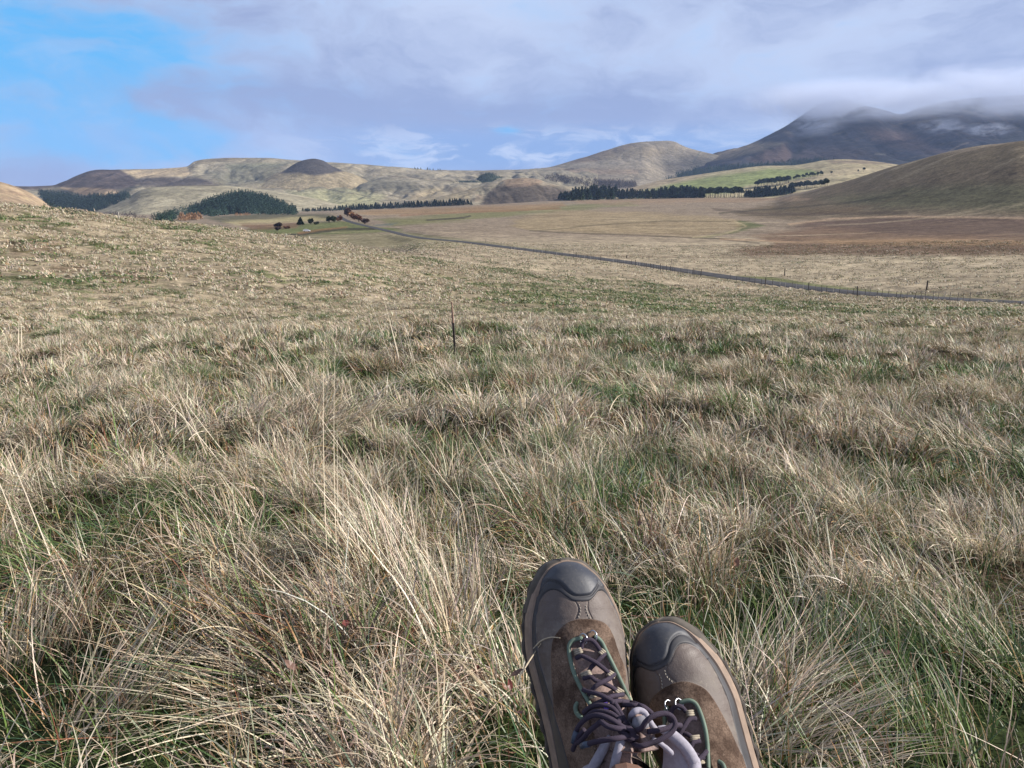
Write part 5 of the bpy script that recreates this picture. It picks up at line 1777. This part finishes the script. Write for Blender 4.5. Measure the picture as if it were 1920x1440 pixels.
class Blades:
    def __init__(s):
        s.V = []; s.F = []; s.C = []; s.k = 0; s.n = 0

    def add(s, root, phi, L, th0, bend, width, col, S, curl=None, r=rng, keepout=True, floor=0.004):
        n = len(root)
        t = np.linspace(0, 1, S + 1)
        curl = curl if curl is not None else r.normal(0, 0.25, n)
        ph = phi[:, None] + curl[:, None] * t[None, :]
        th = th0[:, None] + bend[:, None] * t[None, :]**1.25
        th = np.minimum(th, 2.3)
        st = (L / S)[:, None]
        dx = st * np.sin(th) * np.sin(ph); dy = st * np.sin(th) * np.cos(ph); dz = st * np.cos(th)
        x = root[:, 0:1] + np.concatenate([np.zeros((n, 1)), np.cumsum(dx[:, :-1], 1)], 1)
        y = root[:, 1:2] + np.concatenate([np.zeros((n, 1)), np.cumsum(dy[:, :-1], 1)], 1)
        z = root[:, 2:3] + np.concatenate([np.zeros((n, 1)), np.cumsum(dz[:, :-1], 1)], 1)
        gz = ground_z(x.ravel(), y.ravel()).reshape(x.shape)
        z = np.where(t[None, :] > 0.01, np.maximum(z, gz + floor + (0.03 * r.random((n, 1))) * t[None, :]), z)
        if keepout:
            ok = keep(x, y, z)
            x, y, z, ph, width, col, L = x[ok], y[ok], z[ok], ph[ok], width[ok], col[ok], L[ok]
            n = len(x)
            if n == 0:
                return
        rot = r.normal(0, 0.55, n)[:, None]
        wx = np.cos(ph) * np.cos(rot); wy = -np.sin(ph) * np.cos(rot); wz = np.sin(rot) * np.ones_like(ph)
        w = width[:, None] * 0.5 * (1 - 0.85 * t[None, :]**1.6)
        A = np.stack([x + wx * w, y + wy * w, z + wz * w], -1)
        B = np.stack([x - wx * w, y - wy * w, z - wz * w], -1)
        V = np.stack([A, B], 2).reshape(-1, 3)  # n, S+1, 2
        b = (np.arange(n) * (S + 1) * 2)[:, None] + (np.arange(S) * 2)[None, :]
        F = np.stack([b, b + 1, b + 3, b + 2], -1).reshape(-1, 4)
        s.V.append(V.astype(np.float32)); s.F.append((F + s.k).astype(np.int32))
        s.C.append(np.repeat(col, (S + 1) * 2, 0).astype(np.float32))
        s.k += len(V); s.n += n

    def build(s, name):
        return mesh_obj(name, np.vstack(s.V), np.vstack(s.F), M_GRASS, attrs={'cover': np.vstack(s.C)})


def seg_dist(x, y, z, a, b):
    a = np.array(a); b = np.array(b); d = b - a
    t = np.clip(((x - a[0]) * d[0] + (y - a[1]) * d[1] + (z - a[2]) * d[2]) / d.dot(d), 0, 1)
    return np.sqrt((x - a[0] - t * d[0])**2 + (y - a[1] - t * d[1])**2 + (z - a[2] - t * d[2])**2)


BODY = []
for _M in (M_LEFT, M_RIGHT):
    BODY.append((_M @ Vector((0, .03, .05)), _M @ Vector((0, .25, .03)), 0.068))
    BODY.append((_M @ Vector((0, .05, .05)), _M @ Vector((0, .05, .17)), 0.062))
BODY += [(M_LEFT @ Vector((0, .05, .16)), Vector((0.04, 0.10, 0.30)), .10), (M_RIGHT @ Vector((0, .05, .16)), Vector((0.30, 0.10, 0.30)), .10),
         (Vector((0.04, 0.10, 0.30)), Vector((0.07, -0.4, 0.1)), .13), (Vector((0.30, 0.10, 0.30)), Vector((0.27, -0.4, 0.1)), .13)]
BOOT_OUT = [(975, 1150), (990, 1090), (1030, 1050), (1070, 1040), (1110, 1050), (1140, 1085), (1165, 1150), (1175, 1195), (1195, 1160), (1240, 1145), (1290, 1155), (1330, 1190), (1375, 1270), (1400, 1350), (1425, 1460), (1000, 1460), (985, 1300), (968, 1220)]


def keep(x, y, z):
    near = np.hypot(x[:, 0], y[:, 0]) < 2.6
    ok = np.ones(len(x), bool)
    i = np.where(near)[0]
    if len(i) == 0:
        return ok
    X, Y, Z = x[i], y[i], z[i]
    bad = np.zeros(len(i), bool)
    for a, b, r_ in BODY:
        bad |= (seg_dist(X, Y, Z, a, b) < r_).any(1)
    bad |= (np.sqrt(X**2 + Y**2 + (Z - CAM_H)**2) < 0.42).any(1)
    # stems that would stand between the lens and the boots were trodden flat by the wearer
    px, py = project(X, Y, Z)
    dep = Y * CP - (Z - CAM_H) * SP
    front_ = (dep < 0.9) & (dep > 0.02)
    m = poly_mask(px.ravel(), py.ravel(), BOOT_OUT, 0.5).reshape(px.shape) > 0.5
    bad |= (front_ & m).any(1)
    bad |= ((dep > 0.05) & (dep < 0.55) & (np.abs(px - 960) < 1000) & (py > 0) & (py < 1440)).any(1)
    ok[i] = ~bad
    return ok


def flow(x, y):
    """prevailing lie of the grass, drifting over the ground (bearing)"""
    return -0.9 + 3.6 * fbm(x / 2.2, y / 2.2, 2, 301) + 2.2 * fbm(x / 0.7, y / 0.7, 2, 302)


def pick_cols(types, r):
    u = r.random(len(types))
    idx = (u[:, None] > CUM[types]).sum(1)
    c = PALETTE[np.clip(idx, 0, len(PALETTE) - 1)]
    v = r.normal(1.0, 0.16, (len(types), 1)); h = r.normal(1.0, 0.05, (len(types), 3))
    return np.clip(c * v * h, 0.01, 0.8)


def sample_sector(n, d0, d1, a0, a1, r):
    d = np.sqrt(r.uniform(d0 * d0, d1 * d1, n)); a = r.uniform(a0, a1, n)
    return d * np.sin(a), d * np.cos(a)


def zone(B, d0, d1, amax, tuss, per, fill, S, wid, len_, seed, shortf=1.0, ttypes=None, rads=(0.06, 0.13), droop=(0.5, 1.3), fillL=(0.05, 0.13), gapw=0.40, gapt=0.05, wind=None, tone=1.0):
    """tuss tussocks with `per` blades each plus `fill` loose short blades in a sector of the slope"""
    r = np.random.default_rng(seed)
    tx, ty = sample_sector(tuss * 3, d0, d1, -amax, amax, r)
    gap = fbm(tx / gapw, ty / gapw, 2, 321) + r.normal(0, 0.08, len(tx))
    sel = np.argsort(-(gap > gapt).astype(float) + r.random(len(tx)) * 0.5)[:tuss]
    tx, ty = tx[sel], ty[sel]
    if d1 > 80:
        rd = np.full(len(tx), 1e9)
        for k in range(len(ROAD)):
            rd = np.minimum(rd, np.hypot(tx - ROAD[k, 0], ty - ROAD[k, 1]))
        tx, ty = tx[rd > 4.6], ty[rd > 4.6]
        tuss = len(tx)
    gn = fbm(tx / 0.85, ty / 0.85, 3, 311) + 0.4 * fbm(tx / 5.0, ty / 5.0, 2, 312)
    bn = fbm(tx / 1.1 + 9, ty / 1.1, 3, 313)
    u = r.random(tuss)
    ty_ = np.where(gn + r.normal(0, 0.10, tuss) > 0.14, TYPES.index('green'), np.where(u < 0.42, TYPES.index('pale'), TYPES.index('straw')))
    ty_ = np.where((bn > 0.22) & (u > 0.25), TYPES.index('brown'), ty_)
    ty_ = np.where((bn < -0.30) & (u > 0.35), TYPES.index('heath'), ty_)
    if ttypes is not None:
        ty_ = ttypes(tx, ty, ty_, r)
    tr_ = r.uniform(*rads, tuss)
    tl = r.uniform(0.65, 1.2, tuss) * np.where(ty_ == TYPES.index('heath'), 0.55, 1.0) * np.where(ty_ == TYPES.index('green'), 0.85, 1.0)
    tph = flow(tx, ty) + r.normal(0, 0.6, tuss)
    tlean = np.abs(r.normal(0.28, 0.2, tuss)) * np.where(ty_ == TYPES.index('heath'), 0.3, 1.0)
    if wind is not None:
        tph = wind + r.normal(0, 0.45, tuss); tlean = np.abs(r.normal(0.75, 0.25, tuss))
    n = tuss * per
    ti = np.repeat(np.arange(tuss), per)
    q = np.sqrt(r.random(n)) * tr_[ti] * 0.85; a = r.random(n) * 2 * math.pi
    x = tx[ti] + q * np.sin(a); y = ty[ti] + q * np.cos(a)
    out = q / tr_[ti]
    # direction: mixture of outwards and the lie of the tussock
    vx_ = np.sin(a) * out * 1.0 + np.sin(tph[ti]) * (0.15 + tlean[ti]) + r.normal(0, .32, n)
    vy_ = np.cos(a) * out * 1.0 + np.cos(tph[ti]) * (0.15 + tlean[ti]) + r.normal(0, .32, n)
    phi = np.arctan2(vx_, vy_)
    mag = np.hypot(vx_, vy_)
    L = r.uniform(*len_, n) * tl[ti] * r.uniform(0.6, 1.15, n)
    th0 = np.clip(0.10 + 0.62 * mag + tlean[ti] * 0.3, 0.02, 1.35) * r.uniform(0.55, 1.3, n)
    heath = ty_[ti] == TYPES.index('heath')
    bend = r.uniform(*droop, n) * (0.5 + 0.7 * mag) * np.where(heath, 0.15, 1.0)
    th0 = np.where(heath, th0 * 0.45, th0)
    w = wid * r.uniform(0.6, 1.35, n) * np.where(heath, 1.3, 1.0)
    mound = tr_ * r.uniform(0.35, 0.75, tuss)
    z = ground_z(x, y) + np.where(heath, 0.0, mound[ti] * (1 - out**2 * 0.9) * r.uniform(0.55, 1.0, n))
    col = pick_cols(ty_[ti], r) * (r.uniform(0.68, 1.22, (tuss, 1)) * np.array([[1.0, 1.0, 1.0]]))[ti] * tone
    B.add(np.stack([x, y, z - 0.01], -1), phi, L, th0, bend, w, col, S, r.normal(0, 0.35, n), r)
    if fill:
        fx, fy = sample_sector(fill, d0, d1, -amax, amax, r)
        n = fill
        ft = np.full(n, TYPES.index('fill'))
        g2 = fbm(fx / 0.85, fy / 0.85, 3, 311) + r.normal(0, 0.15, n)
        ft = np.where(g2 > 0.1, TYPES.index('green'), np.where(g2 < -0.25, TYPES.index('straw'), ft))
        L = r.uniform(*fillL, n) * r.uniform(0.7, 1.6, n)
        B.add(np.stack([fx, fy, ground_z(fx, fy) - 0.005], -1), flow(fx, fy) + r.normal(0, 1.3, n), L, np.abs(r.normal(0.5, 0.4, n)), r.uniform(0.1, 1.0, n), wid * r.uniform(0.6, 1.2, n) * 0.9, pick_cols(ft, r), S, None, r)


B1 = Blades()
zone(B1, 0.45, 3.2, R(54), 430, 140, 30000, 6, 0.0027, (0.06, 0.20), 401, droop=(0.5, 1.9), rads=(0.05, 0.13), fillL=(0.04, 0.13))
zone(B1, 3.2, 7.5, R(47), 900, 125, 36000, 4, 0.0045, (0.07, 0.19), 402, rads=(0.07, 0.19), droop=(0.5, 1.8), gapw=0.6, fillL=(0.04, 0.11))
zone(B1, 7.5, 19.0, R(44), 2900, 82, 45000, 3, 0.0085, (0.07, 0.19), 403, rads=(0.10, 0.27), droop=(0.4, 1.6), fillL=(0.04, 0.10), gapw=0.9)


def clump(px, py, bearing, L, n, spread, typ, th=(0.5, 0.9), bend=(0.4, 0.9), S=8, w=0.0022, seed=0, d=None):
    """one big tussock rooted where the photo shows it, all its blades combed one way"""
    r = np.random.default_rng(seed + 900)
    c = march(px, py, 0.5, 40) if d is None else base_on_land(px, d)
    q = np.sqrt(r.random(n)) * spread; a = r.random(n) * 6.283
    x = c[0] + q * np.sin(a); y = c[1] + q * np.cos(a)
    phi = R(bearing) + r.normal(0, 0.5, n) + 0.5 * q / spread * np.sin(a - R(bearing))
    B1.add(np.stack([x, y, ground_z(x, y) - 0.01], -1), phi, L * r.uniform(0.55, 1.1, n), r.uniform(*th, n), r.uniform(*bend, n), w * r.uniform(0.6, 1.4, n), pick_cols(np.full(n, TYPES.index(typ)), r), S, r.normal(0, 0.18, n), r)


CL = [
    (640, 1230, -100, 0.50, 650, 0.09, 'straw', (0.9, 1.2), (0.15, 0.5)), (520, 1300, -98, 0.50, 600, 0.10, 'pale', (0.95, 1.25), (0.1, 0.45)),
    (250, 1440, -95, 0.45, 420, 0.08, 'straw', (0.9, 1.2), (0.2, 0.5)), (180, 1360, 48, 0.44, 380, 0.07, 'straw', (0.55, 0.9), (0.1, 0.5)),
    (330, 1300, 35, 0.44, 360, 0.08, 'pale', (0.45, 0.8), (0.1, 0.5)), (60, 1230, 20, 0.36, 420, 0.08, 'straw', (0.3, 0.6), (0.2, 0.7)),
    (760, 1230, -35, 0.46, 700, 0.10, 'straw', (0.15, 0.45), (0.2, 0.8)), (840, 1180, -20, 0.40, 650, 0.09, 'pale', (0.1, 0.4), (0.2, 0.8)),
    (910, 1130, 10, 0.30, 500, 0.08, 'straw', (0.1, 0.4), (0.3, 0.9)), (730, 1080, -40, 0.44, 600, 0.11, 'pale', (0.2, 0.5), (0.2, 0.8)),
    (560, 1050, -30, 0.36, 450, 0.10, 'straw', (0.1, 0.4), (0.3, 0.9)), (420, 980, -60, 0.34, 420, 0.12, 'straw', (0.3, 0.7), (0.4, 1.0)),
    (200, 960, -30, 0.36, 450, 0.12, 'pale', (0.2, 0.5), (0.4, 1.0)), (60, 900, -40, 0.34, 420, 0.14, 'straw', (0.2, 0.5), (0.4, 1.1)),
    (1420, 1370, 75, 0.42, 600, 0.07, 'pale', (0.85, 1.15), (0.15, 0.5)), (1440, 1290, 70, 0.38, 520, 0.07, 'straw', (0.7, 1.05), (0.2, 0.6)),
    (1500, 1420, 60, 0.35, 420, 0.07, 'pale', (0.8, 1.1), (0.2, 0.6)), (1600, 1300, 30, 0.30, 420, 0.09, 'green', (0.2, 0.5), (0.3, 0.9)),
    (1750, 1400, -20, 0.30, 420, 0.09, 'green', (0.2, 0.5), (0.4, 1.0)), (1880, 1290, -50, 0.34, 450, 0.09, 'straw', (0.4, 0.8), (0.4, 1.0)),
    (1560, 1180, 40, 0.30, 420, 0.10, 'straw', (0.3, 0.6), (0.4, 1.0)), (1780, 1130, -60, 0.32, 420, 0.11, 'pale', (0.4, 0.8), (0.5, 1.2)),
    (1330, 1120, 15, 0.26, 380, 0.09, 'brown', (0.2, 0.6), (0.4, 1.0)), (1080, 990, -10, 0.26, 380, 0.11, 'straw', (0.2, 0.5), (0.4, 1.0)),
    (640, 812, 60, 0.46, 520, 0.18, 'pale', (0.4, 0.9), (0.7, 1.3)), (480, 815, 75, 0.42, 420, 0.16, 'straw', (0.5, 0.9), (0.6, 1.2)),
    (1880, 880, -75, 0.60, 520, 0.16, 'straw', (0.6, 0.95), (0.5, 1.0)), (1720, 840, -70, 0.48, 420, 0.16, 'straw', (0.5, 0.9), (0.5, 1.0)),
    (960, 925, -30, 0.26, 420, 0.16, 'green', (0.2, 0.5), (0.4, 1.0)), (1090, 925, 20, 0.28, 420, 0.18, 'green', (0.2, 0.5), (0.4, 1.0)),
    (1640, 950, -10, 0.24, 420, 0.18, 'heath', (0.05, 0.3), (0.0, 0.3)), (1480, 1010, 10, 0.22, 300, 0.12, 'heath', (0.05, 0.3), (0.0, 0.2)),
    (1330, 1010, 0, 0.20, 160, 0.08, 'heath', (0.02, 0.25), (0.0, 0.2)), (480, 1180, 0, 0.16, 260, 0.07, 'heath', (0.05, 0.25), (0.0, 0.2)),
    (90, 800, 0, 0.28, 420, 0.22, 'heath', (0.05, 0.3), (0.0, 0.3)), (620, 690, 0, 0.30, 300, 0.2, 'brown', (0.05, 0.4), (0.1, 0.5)),
    (180, 625, 0, 0.42, 300, 0.4, 'green', (0.05, 0.5), (0.3, 0.9)), (420, 620, 70, 0.45, 360, 0.4, 'pale', (0.3, 0.8), (0.5, 1.1)),
    (330, 720, 20, 0.36, 420, 0.3, 'green', (0.1, 0.5), (0.3, 0.9)), (1750, 640, 0, 0.36, 420, 0.5, 'green', (0.1, 0.5), (0.3, 0.9)),
    (1130, 660, 0, 0.30, 420, 0.5, 'green', (0.1, 0.5), (0.3, 0.9)), (980, 700, 0, 0.30, 300, 0.35, 'green', (0.1, 0.5), (0.3, 0.9)),
]
for k, c_ in enumerate(CL):
    typ = c_[6]
    dfar = c_[1] < 860
    if not dfar and k % 2 == 0 and c_[0] < 1000:
        continue
    clump(*c_[:3], c_[3] * (0.66 if dfar else 0.58), int(c_[4] * (0.45 if dfar else 0.30)), *c_[5:7], th=c_[7], bend=c_[8], seed=k, w=0.0024 if not dfar else 0.0036, S=8 if not dfar else 5)

# tall bare flower stalks
r_ = np.random.default_rng(77)
ST = [((835, 1160), (480, 655)), ((850, 1130), (538, 648)), ((800, 1120), (455, 700)), ((880, 1160), (585, 765)), ((820, 1180), (560, 860)), ((760, 1150), (520, 880)),
      ((615, 1100), (607, 640)), ((627, 1110), (622, 800)), ((650, 1090), (640, 830)), ((880, 1100), (885, 900)), ((885, 990), (690, 745)), ((560, 1180), (420, 960)), ((640, 1210), (430, 1000)),
      ((1000, 1020), (820, 700)), ((915, 1080), (860, 850)), ((1655, 1180), (1727, 1110)), ((1610, 1165), (1672, 1040)), ((1665, 1180), (1676, 1035)), ((1470, 985), (1525, 890)), ((1490, 980), (1555, 880)),
      ((1580, 1160), (1575, 1050)), ((370, 860), (300, 700)), ((745, 760), (640, 600)), ((420, 860), (305, 720)), ((470, 690), (385, 505)), ((600, 760), (490, 600)), ((230, 690), (225, 620)), ((100, 690), (92, 600)),
      ((30, 660), (28, 585)), ((920, 700), (905, 640)), ((895, 690), (893, 620)), ((905, 720), (925, 655)), ((120, 1100), (20, 850)), ((75, 1190), (160, 1010)), ((1290, 1160), (1240, 1035)), ((1800, 1120), (1760, 960)), ((300, 1180), (420, 1060)), ((1380, 1230), (1560, 1205)),
      ((150, 650), (115, 560)), ((510, 650), (470, 560)), ((1620, 700), (1600, 620)), ((1300, 690), (1330, 600)), ((1500, 680), (1490, 600)), ((1850, 700), (1870, 620)), ((760, 690), (720, 560)), ((800, 700), (770, 590))]
for (a_, b_) in ST:
    p0 = march(a_[0], a_[1], 0.5, 40)
    d0 = math.hypot(p0[0], p0[1])
    p1 = at(b_[0], b_[1], d0 * r_.uniform(0.98, 1.12))
    v_ = p1 - p0
    Lh = np.linalg.norm(v_)
    th = math.acos(v_[2] / Lh)
    n = int(r_.integers(1, 4))
    o = np.tile(p0, (n, 1)) + r_.normal(0, 0.012 * d0, (n, 3)) * [1, 1, 0]
    bend = r_.uniform(-0.05, 0.18, n)
    B1.add(o, np.full(n, math.atan2(v_[0], v_[1])) + r_.normal(0, 0.04, n), np.full(n, Lh) * r_.uniform(0.85, 1.05, n), np.full(n, th) - bend * 0.4 + r_.normal(0, .03, n), bend, np.full(n, max(0.0028, (0.0015 if d0 < 4 else 0.0009) * d0)),
           np.tile(C_PALE * r_.uniform(0.95, 1.15), (n, 1)), 10, r_.normal(0, 0.06, n), r_)
g1 = B1.build("grass")
tag(g1, "straw and green tussock grass covering the near slope around the boots", "grass", kind='stuff')
print("near blades", B1.n, "verts", B1.k)


def far_types(tx, ty, t0, r):
    px, py = project(tx, ty, ground_z(tx, ty))
    g = fbm(tx / 9, ty / 9, 4, 32) + r.normal(0, 0.12, len(tx))
    t = np.where(r.random(len(tx)) < 0.55, TYPES.index('pale'), TYPES.index('far'))
    t = np.where(g > 0.24, TYPES.index('green'), t)
    t = np.where((poly_mask(px, py, [(1380, 470), (1540, 408), (1960, 405), (1960, 478), (1560, 480)], 12) > 0.35), TYPES.index('brown'), t)
    for poly in ([(900, 492), (1080, 505), (1230, 530), (1330, 556), (1290, 566), (1150, 548), (1010, 525), (900, 505)], [(840, 535), (1000, 532), (1180, 552), (1300, 572), (1100, 590), (900, 580), (830, 560)],
                 [(1180, 560), (1500, 566), (1920, 583), (1920, 600), (1400, 598), (1200, 590)]):
        m = poly_mask(px, py, poly, 8)
        t = np.where((m > 0.4) & (g > -0.12), TYPES.index('green'), t)
    return t


B2 = Blades()
zone(B2, 19.0, 48.0, R(42), 6800, 26, 25000, 2, 0.024, (0.12, 0.24), 411, rads=(0.12, 0.34), droop=(0.6, 1.6), ttypes=far_types, gapw=1.4, wind=-1.3, fillL=(0.05, 0.1), tone=0.85)
zone(B2, 48.0, 128.0, R(40), 24000, 14, 0, 2, 0.065, (0.14, 0.30), 412, rads=(0.15, 0.42), droop=(0.6, 1.6), ttypes=far_types, gapw=2.4, gapt=-0.05, wind=-1.3, tone=0.86)
zone(B2, 100.0, 300.0, R(40), 26000, 7, 0, 1, 0.15, (0.16, 0.36), 413, rads=(0.3, 0.8), droop=(0.6, 1.6), ttypes=far_types, gapw=6.0, gapt=-0.02, wind=-1.3, tone=0.66)
g2 = B2.build("grass")
tag(g2, "short windblown tufts of pale grass on the slope down to the road", "grass", kind='stuff')
print("far blades", B2.n)


# scattered dead leaves caught in the grass
def leaves():
    r = np.random.default_rng(55)
    V = []; F = []; C = []
    P = []
    for k in range(55):
        px = r.uniform(0, 1920); py = 700 + 740 * r.random()**0.8
        p = march(px, py, 0.5, 20)
        if poly_mask(np.array([px]), np.array([py]), BOOT_OUT, 1)[0] > 0.1 or math.hypot(p[0], p[1]) < 0.8:
            continue
        P.append(p + [0, 0, r.uniform(0.05, 0.14)])
    for p in P:
        s = r.uniform(0.007, 0.014)
        M = Matrix.Rotation(r.uniform(0, 6.28), 3, 'Z') @ Matrix.Rotation(r.uniform(-1.2, 1.2), 3, 'X')
        pts = [(0, -1, 0), (.45, -.5, .12), (.6, .1, .05), (.35, .7, .15), (0, 1.15, .0), (-.35, .65, .15), (-.6, 0, .05), (-.4, -.55, .12), (0, 0, -.08)]
        k = len(V)
        for q in pts:
            V.append(np.array(M @ Vector(q)) * s + p)
        for i in range(8):
            F.append([k + 8, k + i, k + (i + 1) % 8])
        c = np.array([(0.17, 0.05, 0.04), (0.20, 0.12, 0.09), (0.15, 0.085, 0.07), (0.21, 0.10, 0.06)][int(r.integers(0, 4))]) * r.uniform(0.7, 1.2)
        C += [c] * 9
    o = mesh_obj("dead_leaves", np.array(V), F, M_GRASS, attrs={'cover': np.array(C)})
    tag(o, "small red and brown dead leaves caught among the grass blades", "leaves", kind='stuff')


leaves()

# two loose straws fallen across the boot on the left
wt = simple_mat("loose_straw", (0.45, 0.37, 0.26), 0.7, 40, 0.2)
for lb, pts in (("single straw lying across the outer edge of the boot on the left", [(975, 1268, .003), (990, 1243, .004), (1004, 1222, .004), (1014, 1207, .004)]),
                ("fine curved straw resting on the taupe side of the boot on the left", [(1001, 1216, .002), (1014, 1202, .003), (1032, 1195, .003), (1050, 1196, .003)])):
    P_ = [np.array(M_LEFT @ Vector(bpix(*q))) for q in pts]
    w_ = mesh_obj("straw", *tube(smooth_line(P_, 5), np.linspace(0.0009, 0.0005, 16), 5), wt)
    tag(w_, lb, "straw")


def stick():
    p0 = march(856, 683, 2, 20)
    d0 = math.hypot(p0[0], p0[1])
    top = at(847, 566, d0 * 1.0)
    mid = at(853, 655, d0); m2 = at(850, 610, d0)
    root = empty("dry_stem", p0)
    tag(root, "single dark upright dry stem standing out of the grass in the middle of the slope", "stem")
    k = 0.0016 * d0
    mesh_obj("stem", *tube(smooth_line([np.array([0, 0, -0.05]), (mid - p0), (m2 - p0), (m2 * .9 + top * .1 - p0)], 4), k, 7), simple_mat("dark_stem", (0.035, 0.025, 0.022), 0.8, 60, 0.3), root)
    mesh_obj("peeled_tip", *tube([(m2 * .9 + top * .1 - p0), (m2 * .4 + top * .6 - p0), top - p0], [k * .95, k * .8, k * .5], 7), simple_mat("peeled_stem", (0.33, 0.20, 0.14), 0.7, 60, 0.4), root)


stick()

# ------------------------------------------------------------------ the air: one even haze, and mist on the mountain
def build_haze():
    v = [(x, y, z) for x in (-6500, 6500) for y in (-400, 12200) for z in (-140, 760)]
    m = bpy.data.materials.new("haze")
    m.use_nodes = True
    N = NT(m.node_tree); N.n.clear()
    o = N.new('ShaderNodeOutputMaterial')
    pv = N.new('ShaderNodeVolumePrincipled')
    pv.inputs['Color'].default_value = (0.44, 0.62, 1.0, 1)
    pv.inputs['Density'].default_value = HAZE_D
    pv.inputs['Anisotropy'].default_value = 0.0
    N.l.new(pv.outputs[0], o.inputs['Volume'])
    h = mesh_obj("haze", v, [[0, 1, 3, 2], [4, 6, 7, 5], [0, 4, 5, 1], [2, 3, 7, 6], [0, 2, 6, 4], [1, 5, 7, 3]], m)
    tag(h, "thin blue haze over the whole valley", "haze", kind='stuff')


HAZE_D = 4.8e-5
build_haze()


def mist(px, py, d, wpx, hpx_, dpt, dens, seed, scale=1.0, thr=0.46):
    """a soft bank of cloud: a lumpy ellipsoid filled with uneven vapour"""
    c = at(px, py, d)
    rx, rz, ry = wpx * d / FPX, hpx_ * d / FPX, dpt
    bm = bmesh.new()
    bmesh.ops.create_icosphere(bm, subdivisions=3, radius=1.0)
    for v in bm.verts:
        n = 1 + 0.18 * float(fbm(np.array([v.co.x * 2 + seed]), np.array([v.co.z * 2 + v.co.y]), 3, seed)[0])
        v.co = v.co * n
    me = bpy.data.meshes.new("mist"); bm.to_mesh(me); bm.free()
    o = bpy.data.objects.new("mist", me); COL.objects.link(o)
    o.location = c; o.scale = (rx, ry, rz)
    m = bpy.data.materials.new("mist_vapour"); m.use_nodes = True
    N = NT(m.node_tree); N.n.clear()
    out = N.new('ShaderNodeOutputMaterial')
    tc = N.new('ShaderNodeTexCoord')
    P = tc.outputs['Object']
    ln = N.new('ShaderNodeVectorMath', operation='LENGTH'); N.l.new(P, ln.inputs[0])
    fall = N.ramp(ln.outputs['Value'], 0.95, 0.25)
    geo = N.new('ShaderNodeNewGeometry')
    n = N.noise(N.scale(geo.outputs['Position'], (1.0 / 260 / scale, 1.0 / 500 / scale, 1.0 / 110 / scale)), 1.3, 6, 0.68, 0.9)
    dn = N.math('MULTIPLY', N.math('MULTIPLY', N.ramp(n, thr, thr + 0.22), fall), dens)
    pv = N.new('ShaderNodeVolumePrincipled')
    pv.inputs['Color'].default_value = (0.78, 0.84, 0.98, 1)
    pv.inputs['Anisotropy'].default_value = 0.2
    N.l.new(dn, pv.inputs['Density'])
    N.l.new(pv.outputs[0], out.inputs['Volume'])
    me.materials.append(m)
    return o


MISTS = [
    (1605, 188, 3760, 220, 42, 330, 0.0095, 3, 1.0, 0.33, "grey cloud bank resting on the rounded summit of the mountain"),
    (1890, 170, 3700, 230, 50, 330, 0.0075, 8, 1.0, 0.36, "grey cloud bank hiding the right shoulder of the mountain"),
    (1528, 228, 3700, 62, 34, 160, 0.0060, 5, 0.45, 0.42, "small wisp of mist on the left flank of the mountain"),
    (1850, 243, 3500, 44, 14, 120, 0.012, 6, 0.22, 0.44, "small white puff of mist low on the right of the mountain"),
    (1770, 236, 3600, 50, 18, 120, 0.010, 7, 0.25, 0.44, "thin wisp of mist left of the small white puff"),
]
for k, a in enumerate(MISTS):
    tag(mist(*a[:-1]), a[-1], "mist", kind='stuff')
SC.render.engine = 'CYCLES'
SC.cycles.max_bounces = 6
SC.cycles.diffuse_bounces = 2
SC.cycles.transmission_bounces = 3
SC.cycles.transparent_max_bounces = 6
SC.cycles.volume_bounces = 3
SC.cycles.use_denoising = True
SC.cycles.use_adaptive_sampling = False
SC.cycles.denoising_prefilter = 'ACCURATE'
